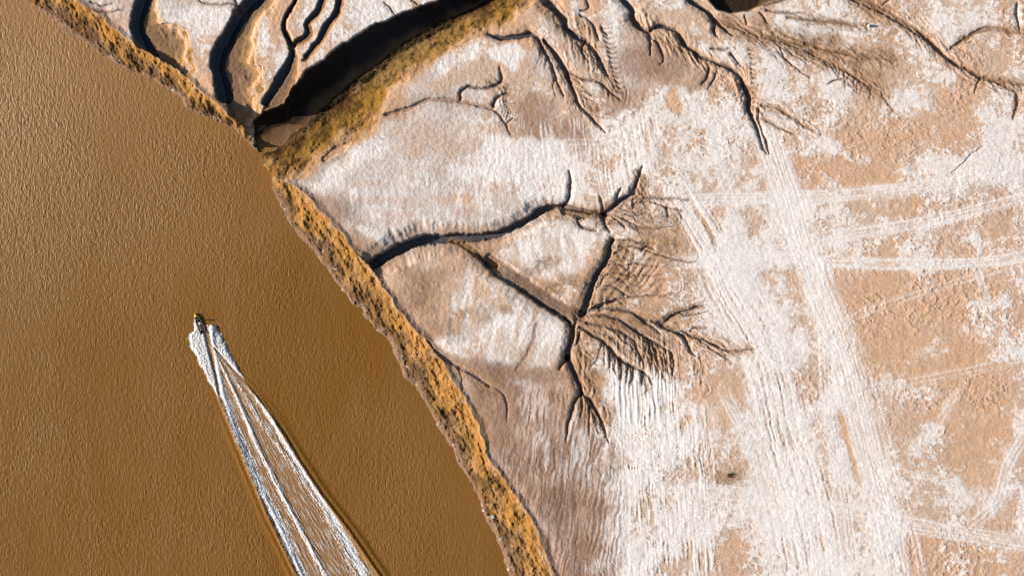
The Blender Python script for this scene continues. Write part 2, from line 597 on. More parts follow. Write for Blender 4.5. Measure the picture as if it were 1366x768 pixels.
track([p[:2] for p in K3[1:]], [-26, -19, -13, -6, 0, 7, 15, 22, 30], 1.3, .95, .015, 131)
track([(1095, 360), (1100, 430), (1104, 500), (1112, 580), (1128, 680), (1140, 790)], [-7, -2, 3, 9], 1.3, .9, .04, 141)
track([(930, 480), (1000, 470), (1100, 440), (1200, 400), (1400, 340)], [-3, 3], 1.2, .5, .03, 145)
track([(1060, 560), (1150, 520), (1260, 500), (1400, 470)], [-3, 4], 1.2, .5, .03, 147)
track([(690, 215), (760, 190), (860, 200), (960, 240)], [-3, 3], 1.2, .5, .03, 149)
K1 = [(1010, 150), (1020, 180), (1032, 215), (1048, 265), (1062, 315), (1082, 372), (1106, 430), (1126, 485), (1142, 545), (1162, 622), (1182, 700), (1200, 790)]
sl, D, E, S, A = line_field(spline(K1), 60, XW, YW)
over('salt', smooth(26, 8, D) * smooth(150, 260, Y[sl]) * .55 * smooth(-.3, .2, perlin(S * D, A, 5, 65, 90, 30) + .1), sl)
track(K1, [-17, -12, -8, -3, 2, 6, 13], 1.7, 1.0, .08, 71)
track([(x + 18 + (y - 200) * .03, y) for x, y in K1[1:]], [-4, 3], 1.6, .7, .05, 75)
track([(930, 110), (946, 160), (960, 215), (985, 300), (1015, 380), (1045, 460)], [-5, 0, 5], 2.4, .75, .03, 77)
track([(1000, 190), (980, 230), (960, 260), (915, 300)], [-6, 0, 7], 2.5, .6, .02, 79)
track([(860, 270), (920, 266), (1050, 262), (1140, 258), (1250, 245), (1400, 229)], [-5, -1, 4, 8], 2.2, .85, .05, 81)
track([(880, 352), (950, 345), (1040, 332), (1150, 310), (1260, 290), (1400, 254)], [-5, 0, 4, 7], 1.9, .85, .05, 83)
track([(900, 350), (1000, 344), (1080, 347), (1200, 352), (1300, 350), (1400, 338)], [-5, -1, 3, 6], 2.0, .9, .05, 85)
track([(860, 650), (960, 655), (1060, 668), (1140, 683), (1220, 700), (1400, 730)], [-8, -4, 0, 4, 9], 1.8, .7, .10, 87)
track([(805, 540), (830, 585), (870, 632), (905, 690)], [-6, 0, 6], 1.6, .8, .06, 89)
track([(960, 500), (971, 532), (1001, 590), (1014, 640), (1030, 720), (1040, 790)], [-6, -2, 3, 7], 2.2, .8, .06, 91)
track([(1380, 560), (1345, 620), (1330, 670), (1280, 715)], [-6, 0, 6], 2.4, .8, .04, 93)
track([(1290, 500), (1262, 545), (1235, 585)], [-5, 2], 2.0, .6, .07, 95)
track([(1215, 150), (1200, 175), (1250, 120), (1275, 80)], [0], 2.5, .4, .0, 97)
track([(1300, 170), (1320, 200), (1345, 235)], [-3, 3], 1.6, .6, .08, 98)
track([(1290, 330), (1305, 370), (1320, 420)], [-6, 0], 3.0, .6, .04, 99)
over('orange', smooth(5, 2.5, np.hypot((XS - (1118 + (Y - 540) * .27)), 0)) * smooth(538, 560, Y) * smooth(660, 620, Y) * .85)

# ---- loose crust and clods on the flats
flat = np.clip(soft_salt * 1.1 + soft_orange * 1.0, 0, 1) * smooth(.55, .2, soft_mauve)
rough = smooth(650, 900, X + 90 * nz1) * flat
Z += .20 * W['salt'] * rough                                   # the salt crust stands a little proud
cl = fbm(X + 4 * nz1, Y + 4 * nz2, 7, 30, 3, .75, 6, 1.4)
cr = fbm(X, Y, 7, 33, 3, .65, 8, 1.6)
spots = smooth(.0, .35, fbm(X, Y, 110, 31, 4) + .12)
Z += rough * (.018 + (.05 + .06 * spots) * (1 - .9 * W['salt']) * (1 - .55 * W['orange'])) * cl * 1.6
Z += rough * (.3 + .7 * spots) * .15 * (smooth(.12, .3, cr) - .3) * (1 - .5 * W['salt'])
Z += .09 * fbm(X, Y, 6, 34, 3, .7) * (1 - rough) + .25 * fbm(X, Y, 160, 35, 3)

# ---- gullies --------------------------------------------------------------
shade_free = []


def gully(pts, depth=.42, floor='dark', wall=.55, halo=2.4, halo_amt=.55, f_amt=.9, lip=.25, warp=True):
    """carve a channel; pts = (x, y, full width in px)"""
    P = spline(pts, 2.5)
    P[:, 2] = np.maximum(P[:, 2], .8)
    R = P[:, 2].max() * (.5 + halo) + 4
    sl, D, E, S, A = line_field(P, R) if warp else line_field(P, R, X, Y)
    hw = E[0] * .53
    hw0 = hw
    hw = hw * (1 + .28 * perlin(A, A * 0, 16, 150) + .2 * perlin(A, A * 0, 6, 151))
    q = D / np.maximum(hw, .3)
    dm = hw0 * 2 * SCALE * depth
    ok = D < 1e8
    prof = smooth(1.06, wall, q) ** .7
    sh = smooth(1 + halo * 2, .9, q)
    Z[sl] = Z[sl] - np.where(ok, dm * (prof + lip * sh * (1 - prof)), 0)
    hal = sh * halo_amt * np.clip(.7 + 1.2 * nz1[sl], 0, 1)
    over('brown', np.where(ok, hal * .6, 0), sl)
    over('orange', np.where(ok, hal * .45 * smooth(1.0, 1.5, q), 0), sl)
    over('clay', np.where(ok, smooth(2.2, .9, q) * .35 * f_amt, 0), sl)
    small = f_amt * (.45 + .55 * smooth(2.0, 6.0, E[0])) if floor == 'dark' else f_amt
    floor = 'shade_mud' if floor == 'dark' else floor  # dark floors: wet mud colour with blue-black channel shade painted in
    over(floor, np.where(ok, smooth(1.0, .6, q) * small, 0), sl)


def gullies(lst, **kw):
    for p in lst:
        gully(p, **kw)


# broad eroded fans first (brown earth showing through the crust)
def earth(pts, amt=.8, name='brown', rills=True, seed=160, ra=14):
    P = spline(pts, 5)
    R = P[:, 2].max() * 1.5
    sl, D, E, S, A = line_field(P, R, XW, YW)
    q = D / np.maximum(E[0], 1) + .5 * nz1[sl]
    f = np.where(D < 1e8, smooth(1.15, .35, q), 0)
    over(name, f * amt * np.clip(.75 + .9 * nz2[sl], 0, 1), sl)
    if rills:
        EARTH.append((sl, f, A, S * D, seed, ra))


EARTH = []


def earth_texture():
    for sl, f, A, SD, seed, ra in EARTH:
        r = np.abs(perlin(XW[sl] * .5 + A * .5, SD, 7, seed, ra, 4)) + .3 * np.abs(perlin(A, SD + 2 * nz1[sl], 3.6, seed + 1, ra + 20, 4))
        Z[sl] += f * .5 * (r - .3)
        over('clay', f * smooth(.20, .02, r) * .6, sl)
        over('tan', f * smooth(.30, .5, r) * .45, sl)


earth([(800, 300, 14), (835, 285, 20), (860, 292, 22), (900, 295, 14)], .6)
earth([(815, 320, 10), (830, 345, 26), (830, 375, 34), (820, 400, 32)], .75, ra=80)
earth([(870, 330, 16), (865, 365, 22), (860, 400, 20)], .6, 'orange', ra=84)
earth([(850, 232, 8), (855, 250, 14), (845, 268, 14)], .8)
earth([(775, 425, 12), (810, 438, 26), (850, 458, 34), (885, 470, 28)], .75)
earth([(870, 428, 10), (915, 446, 20), (960, 462, 16), (1000, 468, 10)], .7, 'orange')
earth([(880, 430, 6), (905, 420, 9), (935, 410, 8)], .6)
earth([(920, 460, 8), (932, 490, 12), (940, 520, 10)], .5, 'orange')
earth([(770, 440, 8), (772, 480, 14), (780, 530, 20), (800, 570, 22)], .7, ra=30)
earth([(740, 20, 18), (775, 55, 24), (800, 95, 20), (825, 130, 16)], .6, ra=40)
earth([(735, 60, 18), (760, 110, 24), (795, 160, 18)], .5, 'orange')
earth([(850, 25, 14), (880, 45, 20), (930, 75, 22), (985, 105, 22), (1010, 160, 14)], .6, 'orange', ra=40)
earth([(965, 30, 18), (1020, 48, 22), (1080, 66, 22), (1130, 95, 20), (1175, 125, 14)], .65)
earth([(1040, 50, 12), (1110, 62, 16), (1190, 82, 12)], .6)
earth([(1060, 22, 8), (1110, 32, 12), (1150, 38, 8)], .5)
earth([(1140, -5, 16), (1190, 22, 18), (1235, 48, 20), (1275, 85, 18), (1310, 104, 18), (1380, 116, 14)], .6, 'orange')
earth([(1275, 66, 12), (1310, 44, 14), (1370, 45, 12)], .6, 'orange')
earth([(1015, 142, 6), (1050, 150, 12), (1088, 176, 10)], .5, 'orange')
earth([(655, 108, 10), (672, 125, 12), (678, 160, 12)], .5)
earth([(560, 470, 12), (600, 485, 14), (650, 515, 14)], .5, 'mauve', False)
earth([(500, 350, 14), (560, 330, 16), (640, 326, 14)], .5, 'mauve', False)
earth([(660, 365, 14), (710, 395, 16), (755, 418, 14)], .4, 'brown', False)
earth([(690, 375, 8), (730, 352, 10), (745, 345, 7)], .45, 'brown')
earth([(725, 392, 8), (760, 378, 12), (780, 380, 10)], .5, 'brown')
earth([(690, 300, 10), (745, 285, 12), (770, 292, 10)], .45, 'brown')

# feathery rills that run into the fans
rs = np.random.RandomState(5)


def feather(a, b, n, length, ang, spread, w=2.0, side=1):
    for i in range(n):
        t = (i + rs.rand() * .7) / n
        x, y = a[0] + (b[0] - a[0]) * t, a[1] + (b[1] - a[1]) * t
        th = math.radians(ang + rs.uniform(-spread, spread))
        L = length * rs.uniform(.5, 1.25)
        p = []
        for k in range(5):
            p.append((x, y, w * (1 - .17 * k)))
            th += math.radians(rs.uniform(-16, 16))
            x += math.cos(th) * L / 4
            y += math.sin(th) * L / 4
        gully(p, depth=.42, halo=1.8, halo_amt=.45, f_amt=.4, lip=.35)
        q0 = p[rs.randint(1, 4)]
        fx, fy, fth = q0[0], q0[1], th + math.radians(rs.choice([-1, 1]) * rs.uniform(18, 38))
        fp = []
        for k in range(4):
            fp.append((fx, fy, w * (.7 - .16 * k)))
            fth += math.radians(rs.uniform(-18, 18))
            fx += math.cos(fth) * L / 7
            fy += math.sin(fth) * L / 7
        gully(fp, depth=.42, halo=1.8, halo_amt=.4, f_amt=.35, lip=.35)


feather((812, 322), (790, 412), 17, 58, 2, 8, 2.6)
feather((835, 268), (812, 300), 8, 48, 8, 16, 2.2)
feather((800, 455), (866, 506), 15, 30, 88, 8, 2.4)
feather((862, 455), (897, 480), 9, 36, 82, 8, 2.4)
feather((790, 440), (880, 470), 12, 30, 45, 14, 2.0)
feather((884, 432), (960, 462), 12, 36, 18, 14, 2.0)
feather((772, 440), (776, 520), 9, 38, 62, 14, 2.0)
feather((772, 520), (800, 550), 6, 34, 75, 16, 2.0)
feather((742, 30), (805, 95), 13, 34, 15, 16, 2.0)
feather((752, 90), (790, 155), 12, 34, 25, 16, 2.0)
feather((720, 60), (745, 110), 6, 26, 95, 10, 1.8)
feather((870, 45), (960, 90), 10, 26, 60, 20, 1.8)
feather((985, 100), (1005, 150), 9, 34, 35, 14, 2.0)
feather((985, 40), (1140, 100), 10, 46, 24, 10, 1.7)
feather((1120, 95), (1165, 118), 7, 22, 110, 20, 1.8)
feather((1180, 20), (1290, 92), 6, 26, 45, 30, 1.6)
feather((1310, 106), (1366, 114), 6, 24, 60, 20, 1.8)
feather((665, 108), (680, 160), 7, 22, 20, 16, 1.8)
feather((851, 232), (846, 262), 5, 26, 40, 16, 2.0)
# ladder of short dark scours (old vehicle line at the top)
for i in range(14):
    y = 36 + i * 6.6
    gully([(803 + i * 1.6, y, 2.6), (809 + i * 1.6, y + 2.2, 2.6), (816 + i * 1.6, y + 1.5, 1.5)], depth=.5, halo=1.5, f_amt=.7)
for i in range(12):
    y = 66 + i * 6.4
    gully([(1000 + i * .6, y, 2.2), (1006 + i * .6, y + 1.5, 1.4)], depth=.5, halo=1.5, f_amt=.5)

# terraced valleys of the upper left, with their steep dark channels (x, y, channel width, valley reach)
def valley(pts, drop, vdepth, seed):
    P = spline(pts, 3)
    sl, D, E, S, A = line_field(P, P[:, 3].max() + 10)
    hw = E[0] * .5
    reach = np.maximum(E[1], 1)
    side = S * D                                       # + = one bank, - = the other
    q = np.clip((side * -1) / reach, 0, 2)
    qn = q + .22 * nz1[sl] + .03 * perlin(X[sl], Y[sl], 7, seed)
    east = (side < 0) & (D < 1e8)
    v = np.where(east, smooth(1.06, .46, qn), 0)
    steps = np.floor(v * 5) / 5
    v2 = .55 * v + .45 * (steps + smooth(.65, 1.0, v * 5 - np.floor(v * 5)) / 5)
    Z[sl] -= vdepth * v2
    band = .5 + .5 * np.sin(v * 17 + 3 * nz2[sl])
    inv = np.where(east, smooth(1.1, .85, qn), 0)
    over('orange', inv * .7, sl)
    over('gold', inv * .5, sl)
    over('gold', inv * smooth(.55, .9, .5 + .5 * np.sin(v * 11 + 2 * nz1[sl])) * .8, sl)
    over('brown', inv * smooth(.62, .82, v) * .95, sl)
    over('clay', inv * smooth(.9, 1.0, v) * smooth(-.3, .3, fbm(X[sl], Y[sl], 24, seed + 5, 4, .6, 75, 3)) * .75, sl)
    over('salt', inv * smooth(.80, .98, band) * smooth(.75, .3, v) * .5, sl)
    over('mauve', inv * smooth(.8, 1.0, .5 + .5 * np.sin(v * 14 + 2)) * .4, sl)
    w = D / np.maximum(hw * (1 + .2 * perlin(A, A * 0, 14, seed + 2)), .5)
    prof = np.where(D < 1e8, smooth(1.1, .7, w), 0)
    Z[sl] -= drop * prof * smooth(0, 25, A + 25)
    over('clay', smooth(1.5, 1.1, w) * .5 * (D < 1e8), sl)
    over('shade_mud', smooth(1.10, .95, w) * .95 * (D < 1e8), sl)  # channel walls coloured blue-black too, shade painted over the wet mud


valley([(196, -30, 18, 22), (190, 0, 18, 25), (184, 18, 17, 36), (181, 35, 16, 44), (188, 53, 18, 54), (203, 78, 16, 58)], 2.2, 1.8, 200)
valley([(362, -26, 20, 24), (338, 0, 19, 30), (323, 15, 19, 32), (312, 33, 17, 38), (301, 55, 18, 48), (292, 70, 20, 60), (289, 88, 18, 66), (292, 100, 17, 64), (298, 126, 22, 55)], 2.6, 2.0, 210)
valley([(400, -26, 3, 5), (392, 3, 3, 6), (380, 22, 4, 6), (378, 40, 5, 7), (386, 58, 6, 8), (388, 74, 8, 12), (381, 92, 11, 22), (368, 114, 12, 32), (354, 137, 9, 36)], 1.3, .8, 220)
valley([(436, -20, 7, 8), (429, 0, 7, 9), (423, 15, 7, 9), (409, 31, 6, 9), (409, 46, 7, 10), (392, 58, 6, 8)], .9, .5, 230)
valley([(456, -20, 8, 9), (452, 0, 8, 10), (449, 15, 8, 10), (435, 34, 7, 10), (426, 52, 7, 10), (406, 76, 4, 8)], 1.0, .5, 240)
gullies([[(512, 3, 2), (520, 10, 3), (528, 22, 2)], [(545, -5, 2), (556, 6, 3)],
         [(262, -5, 2), (270, 4, 2.5), (290, 6, 2.5), (312, 6, 3), (318, 14, 4)],
         [(298, -6, 2), (312, -2, 3), (316, 8, 4)],
         [(120, 2, 3), (135, 8, 3), (150, 4, 2)], [(118, 12, 2), (140, 16, 3), (165, 14, 2)]], depth=.5)

# main system that drains to the river
gully([(484, 360, 15), (494, 355, 15), (506, 347, 15), (531, 333, 16), (561, 321, 16), (595, 318, 14), (641, 316, 12), (666, 311, 11),
       (703, 294, 10.5), (721, 281, 11), (749, 275, 8), (777, 281, 7), (808, 285, 6)], depth=1.1, halo=1.2, wall=.4)
gully([(654, 347, 18), (691, 373, 21), (721, 394, 22), (750, 412, 21), (777, 421, 15)], depth=.26, floor='clay', f_amt=.8, halo=.9, halo_amt=.7, wall=.6)
gully([(604, 322, 6), (622, 328, 8), (640, 342, 11), (660, 354, 12)], depth=.3, floor='brown', halo=1.2)
gully([(636, 340, 3), (651, 355, 5), (660, 365, 4), (680, 378, 4), (694, 387, 3.5), (727, 409, 4), (752, 424, 4), (762, 430, 4)], depth=.7, halo=.6)
gully([(752, 282, 9), (777, 286, 10), (806, 288, 9)], depth=.25, floor='brown', f_amt=.7)
gullies([[(752, 274, 5), (758, 266, 4.5), (761, 248, 4), (760, 228, 2)],
         [(806, 287, 7), (814, 280, 8), (826, 269, 8), (841, 261, 6), (848, 248, 4.5), (857, 223, 2.5)],
         [(822, 267, 3), (824, 257, 3.5), (829, 252, 2)], [(805, 288, 3), (803, 270, 2.4), (800, 262, 1.5)],
         [(805, 292, 4), (808, 301, 4), (814, 309, 2.5)],
         [(818, 320, 6), (815, 328, 6), (811, 343, 7.5), (798, 364, 8), (789, 383, 8.5), (783, 404, 9), (777, 418, 10)],
         [(783, 417, 7), (792, 412, 7), (801, 408, 6.5), (815, 403, 5), (822, 400, 2)]], depth=.75, halo=1.0)
gullies([[(841, 265, 2.5), (869, 265, 2.5), (891, 265, 3), (921, 266, 1.5)], [(845, 272, 2), (869, 269, 2), (889, 277, 2), (912, 281, 1.5)],
         [(889, 277, 3), (892, 289, 2.5)], [(811, 287, 3), (832, 287, 2.5), (845, 288, 2), (862, 285, 2)],
         [(831, 291, 2.5), (845, 300, 2.5), (860, 304, 2), (900, 303, 1.2)], [(817, 290, 2.5), (828, 297, 2.5), (833, 304, 2)],
         [(817, 321, 3), (840, 320, 2.4), (857, 325, 2.4), (876, 324, 1.5)], [(819, 331, 2), (845, 329, 2), (862, 334, 2), (905, 347, 2), (930, 350, 1.2)],
         [(856, 333, 3), (866, 329, 3), (874, 334, 1.5)], [(812, 352, 2), (835, 354, 2.4), (855, 352, 2.4), (880, 356, 1.2)],
         [(803, 367, 2), (825, 365, 2.4), (850, 369, 2.4), (885, 366, 1.2)], [(800, 382, 2), (806, 370, 3), (812, 366, 2)],
         [(795, 383, 2), (812, 381, 2.6), (828, 388, 2.6), (838, 394, 1.5)], [(815, 403, 3), (835, 397, 2.4), (860, 395, 2), (890, 394, 1.2)],
         [(780, 291, 3), (770, 293, 4), (778, 303, 4), (795, 307, 3)]], depth=.6, halo=1.3, f_amt=.8)
gullies([[(754, 424, 5), (761, 433, 6), (764, 443, 8), (760, 461, 8.5), (757, 477, 8)], [(768, 430, 4), (766, 440, 5)], [(774, 443, 3), (771, 455, 3.5), (766, 462, 2)],
         [(757, 477, 5), (751, 484, 4), (746, 492, 3)], [(757, 477, 7), (764, 492, 7), (772, 511, 6), (775, 523, 5)],
         [(775, 523, 4), (766, 541, 4), (759, 563, 3), (755, 590, 1.5)], [(775, 523, 4), (777, 541, 2.5), (775, 556, 1.5)],
         [(775, 523, 4), (786, 532, 4.5), (795, 547, 4), (804, 566, 3.5), (812, 590, 1.5)], [(786, 532, 2), (787, 552, 2), (786, 580, 1.2)]], depth=.75, halo=1.0)
gullies([[(774, 437, 5), (792, 448, 4.5), (808, 458, 4.5), (823, 475, 4.5), (838, 486, 4.5), (857, 495, 4), (866, 503, 3), (869, 512, 2)],
         [(783, 431, 4), (801, 434, 3.5), (823, 440, 3.5), (838, 449, 3.5), (848, 458, 3.5), (851, 468, 3), (857, 480, 2)],
         [(786, 422, 5), (801, 421, 4.5), (823, 425, 4.5), (835, 432, 5), (851, 443, 5), (866, 452, 4.5), (881, 461, 4), (894, 469, 4), (899, 483, 3), (897, 498, 2)],
         [(800, 412, 4), (817, 412, 4), (838, 415, 4), (860, 426, 4), (884, 431, 5), (897, 421, 4.5), (915, 415, 3.5), (931, 409, 3), (941, 408, 1.5)],
         [(858, 428, 3), (872, 437, 3), (882, 446, 2)], [(881, 434, 4), (897, 441, 4), (912, 449, 4.5), (920, 464, 3.5), (927, 474, 2.5)],
         [(912, 446, 3), (934, 452, 3), (955, 461, 3), (977, 468, 2.6), (1008, 466, 1.5)], [(934, 454, 2), (950, 466, 2), (972, 480, 1.5)],
         [(920, 443, 2), (926, 438, 2.4), (944, 437, 1.5)], [(905, 418, 2), (925, 420, 2), (945, 414, 1.2)]], depth=.6, halo=1.2, f_amt=.85)
gullies([[(812, 464, 3), (813, 487, 1.8)], [(821, 474, 3.2), (821, 492, 1.8)], [(826, 478, 3.4), (830, 506, 1.8)], [(839, 487, 3), (836, 510, 1.5)],
         [(845, 490, 3), (843, 512, 1.5)], [(857, 497, 3), (857, 512, 1.5)], [(864, 452, 3.5), (869, 472, 3), (876, 494, 1.6)],
         [(869, 455, 3), (877, 472, 3), (879, 484, 1.6)], [(878, 461, 3), (883, 478, 2.6), (886, 494, 1.5)], [(888, 467, 3), (891, 495, 1.5)]], depth=.42, halo=1.4, f_amt=.6)
gullies([[(570, 458, 8), (582, 470, 7), (594, 478, 7), (612, 489, 6), (634, 501, 6), (652, 514, 4)], [(652, 514, 3), (668, 522, 3), (676, 538, 4), (677, 562, 2)],
         [(612, 489, 3), (616, 505, 2.5), (618, 520, 1.5)]], depth=.35, floor='mauve', f_amt=.6)
gullies([[(716, 432, 5), (712, 452, 5), (702, 475, 5), (690, 492, 5)]], depth=.12, floor='mauve', f_amt=.6)

# channels along the top
gullies([[(718, -18, 12), (728, 0, 12), (740, 12, 11), (752, 25, 9), (756, 38, 8.5), (771, 49, 7), (786, 58, 6.5), (795, 71, 6.5), (805, 89, 5), (812, 102, 3)],
         [(826, -18, 9), (832, 0, 9), (843, 12, 9), (845, 25, 9), (854, 37, 7), (865, 45, 5), (868, 58, 3.5), (868, 74, 2)],
         [(910, -10, 6), (921, 0, 7), (943, 15, 7), (955, 28, 6), (968, 40, 5), (979, 48, 2)], [(954, 26, 5), (953, 43, 4.5), (958, 50, 2)],
         [(868, 41, 5), (876, 36, 6.5), (886, 35, 6), (900, 40, 6), (909, 52, 6.5), (918, 63, 6), (934, 74, 5), (949, 81, 4), (968, 89, 5), (983, 98, 6),
          (992, 114, 7), (1000, 131, 8), (999, 145, 7), (1007, 163, 5), (1014, 185, 4), (1022, 205, 2)],
         [(1012, 145, 3), (1014, 165, 3), (1022, 190, 3), (1026, 205, 1.5)]], depth=.7, halo=1.0)
gullies([[(650, 45, 4), (658, 48, 6), (670, 51, 7), (690, 49, 7), (706, 46, 8), (716, 50, 6)],
         [(718, 54, 5), (728, 71, 4.5), (737, 89, 3.5), (743, 108, 3), (752, 128, 2)],
         [(726, 54, 6), (740, 71, 7), (752, 89, 7.5), (760, 108, 6.5), (768, 128, 5), (771, 137, 5), (783, 151, 4), (798, 166, 3), (808, 177, 1.5)]], depth=.7, halo=1.0)
gullies([[(781, 55, 3.5), (777, 61, 3.5), (778, 74, 3), (785, 82, 1.5)], [(774, 14, 3), (785, 12, 3.5), (784, 4, 3), (778, -6, 2)],
         [(774, 20, 3), (786, 27, 3), (793, 36, 3.5), (795, 46, 4), (799, 54, 2)], [(803, 38, 3), (811, 48, 2)],
         [(758, 95, 3), (777, 105, 3), (798, 109, 3.5), (814, 123, 3.5), (827, 133, 2)], [(866, 48, 2.5), (878, 58, 3.5), (883, 71, 3.5), (886, 82, 2), (880, 86, 1.5)],
         [(928, 68, 4), (929, 76, 4), (933, 84, 2)], [(946, 91, 4), (943, 104, 3.5), (936, 113, 2)], [(955, 98, 3), (950, 110, 2.6), (944, 118, 1.5)],
         [(976, 73, 4), (982, 80, 3.5), (989, 88, 1.5)], [(948, 65, 2), (962, 66, 3), (974, 66, 2)], [(1014, 18, 2), (1020, 26, 3), (1026, 32, 1.5)],
         [(993, 21, 2), (997, 33, 2)], [(1023, 14, 3), (1036, 16, 2.6), (1054, 18, 3), (1075, 18, 1.5)], [(1041, 65, 2), (1047, 77, 2.4), (1063, 92, 1.6), (1081, 104, 1.2)],
         [(1176, 8, 2), (1186, 0, 2.6), (1194, -8, 2)], [(1125, 106, 2), (1112, 108, 2.4), (1104, 113, 1.5)]], depth=.6, halo=1.2, f_amt=.85)
gullies([[(515, 153, 6), (530, 149, 7), (546, 145, 7), (560, 138, 6), (574, 133, 5), (590, 133, 5), (607, 135, 5), (638, 140, 4.5), (660, 148, 4), (675, 166, 3.5), (681, 181, 2)]],
        depth=.4, floor='mauve', f_amt=.7)
gullies([[(614, 133, 4), (615, 122, 4), (626, 116, 4), (638, 118, 3.5), (650, 118, 4), (662, 113, 4.5), (669, 106, 4), (667, 90, 2)],
         [(658, 141, 4.5), (663, 130, 4), (672, 126, 3), (682, 125, 1.5)], [(676, 166, 2), (683, 158, 2)]], depth=.6, halo=.9)
gullies([[(432, 213, 8), (444, 203, 12), (456, 197, 11), (466, 191, 5)]], depth=.3, floor='brown')
gullies([[(960, 28, 8), (1014, 46, 9), (1047, 55, 8), (1075, 65, 8), (1100, 79, 6), (1118, 89, 5), (1137, 101, 4), (1155, 113, 3), (1173, 120, 3), (1180, 132, 3), (1192, 148, 2)],
         [(1075, 58, 6), (1100, 65, 6), (1130, 71, 5), (1161, 76, 4), (1189, 81, 2)], [(1050, 24, 3), (1090, 28, 4), (1128, 32, 4), (1150, 40, 2)],
         [(1140, -4, 12), (1180, 15, 11), (1207, 31, 10), (1232, 47, 10), (1250, 64, 8), (1269, 81, 7), (1290, 92, 7), (1309, 103, 7), (1340, 109, 6), (1390, 117, 5)],
         [(1268, 66, 4), (1285, 54, 6), (1305, 43, 7), (1330, 39, 6), (1390, 46, 5)], [(1314, 104, 4), (1340, 114, 4), (1356, 124, 4), (1358, 138, 5), (1352, 158, 3)],
         [(1014, 141, 3), (1038, 146, 4), (1066, 163, 3), (1084, 176, 2)], [(1016, 158, 3), (1034, 168, 3), (1060, 180, 2)]], depth=.28, floor='brown', f_amt=.7, halo=1.0)
gullies([[(1226, 41, 3), (1235, 50, 4), (1250, 63, 4), (1268, 80, 3.5), (1290, 92, 2.5)], [(1357, 6, 4), (1357, 22, 4), (1362, 42, 2)], [(1309, 104, 3), (1303, 114, 2), (1300, 124, 1.2)],
         [(1310, 196, 1.2), (1290, 212, 1.6), (1270, 232, 1.2)]], depth=.5, halo=1.0, f_amt=.6)
earth_texture()
# dark pool at the top edge
pool = blur(inside([(935, -40), (948, 2), (958, 12), (975, 17), (1000, 14), (1022, 5), (1045, -3), (1060, -40)], XS, YS).astype(np.float32), 3)
Z -= 2.2 * smooth(.1, .9, pool)
over('brown', smooth(.02, .5, pool) * .8)
over('dark', smooth(.4, .9, pool + .25 * nz1) * .93)
gully([(1022, 6, 4), (1036, 3, 5), (1056, -4, 4)], depth=.6)

# ---- the deep creek between the two banks ------------------------------------
E1 = [(332, 158), (340, 152), (352, 146), (368, 143), (378, 138), (389, 117), (411, 92), (432, 77), (457, 57), (484, 40), (528, 20), (555, 10), (580, 0), (640, -22), (800, -70), (1200, -220), (6000, -1800)]
BL = low([(340, 216), (358, 205), (374, 195), (401, 171), (423, 150), (460, 117), (497, 91), (534, 60), (577, 36), (607, 21), (640, 5), (690, -20), (850, -70), (1300, -220), (6000, -1800)], -6.3)
E2 = [(362, 240), (392, 240), (414, 233), (432, 212), (460, 197), (497, 178), (512, 154), (524, 123), (561, 95), (607, 66), (650, 43), (684, 31), (720, 0), (760, -24), (900, -66), (1350, -220), (6000, -1800)]
sp1, spb, sp2 = spline([p + (0,) for p in E1], 8)[:, :2], spline([p + (0,) for p in BL], 8)[:, :2], spline([p + (0,) for p in E2], 8)[:, :2]
FAR = 2500


def full_dist(P, R=130):
    sl, D, E, S, A = line_field(np.asarray(P)[:, :2], R, XW, YW)
    out = np.full(X.shape, 1e6, np.float32)
    out[sl] = D
    return out


def clipfar(P):
    return P[P[:, 0] < 2600]


d1, db, d2 = full_dist(clipfar(sp1)), full_dist(clipfar(spb)), full_dist(clipfar(sp2))
polyA = np.vstack([sp1, spb[::-1]])
polyB = np.vstack([spb, sp2[::-1]])
inA = inside(polyA, XW, YW)
inB = inside(polyB, XW, YW)
tA = np.where(inA, d1 / (d1 + db + 1e-3), 0)
tB = np.where(inB, db / (db + d2 + 1e-3), 1)
zA = -6.4 * (1 - (1 - np.clip(tA / .36, 0, 1)) ** 2) - .3 * tA
zB = -6.5 * (1 - tB) ** 1.15 + (.45 * fbm(X, Y, 16, 250, 5, .65) + .5 * (np.abs(fbm(X, Y, 22, 253, 4, .65, -38, 2.2)) - .25)) * smooth(0, .1, tB) * smooth(1, .8, tB)
zA = zA - 1.3 * smooth(26, 0, np.hypot((X - 338) * .8, Y - 208) - 14 * nz2)
Z = np.where(inA, Z * .2 * smooth(.5, .2, tA) + zA + .25 * nz1, Z)
Z = np.where(inB, Z * smooth(.7, 1.0, tB) + zB, Z)
over('dark', np.where(inA, smooth(.0, .03, tA) * .96, 0))  # dark mud, blackened up the wall to paint in the creek's shadow
over('brown', np.where(inA, smooth(.55, .95, tA + .2 * nz1) * .45, 0))
mudflat = inside([(318, 172), (401, 160), (372, 195), (350, 222), (330, 200)], XW, YW) & inA
over('brown', np.where(mudflat, .55 * smooth(.35, .6, tA), 0))
nb = fbm(X, Y, 26, 251, 5, .6, -38, 2.2)
over('olive', np.where(inB, .95, 0))
over('gold', np.where(inB, smooth(.45, 1.0, tB + .5 * nb) * .45, 0))
over('orange', np.where(inB, smooth(.72, 1.02, tB + .3 * nb) * .75, 0))
over('brown', np.where(inB, smooth(.0, .5, nb - .02) * .75, 0))
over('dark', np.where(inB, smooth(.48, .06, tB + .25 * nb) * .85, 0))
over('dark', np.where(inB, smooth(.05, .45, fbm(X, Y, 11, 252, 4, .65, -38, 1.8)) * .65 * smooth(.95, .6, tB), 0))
over('orange', np.where(~inA & ~inB, smooth(9, 0, d2) * .6 * (Y < 240), 0))

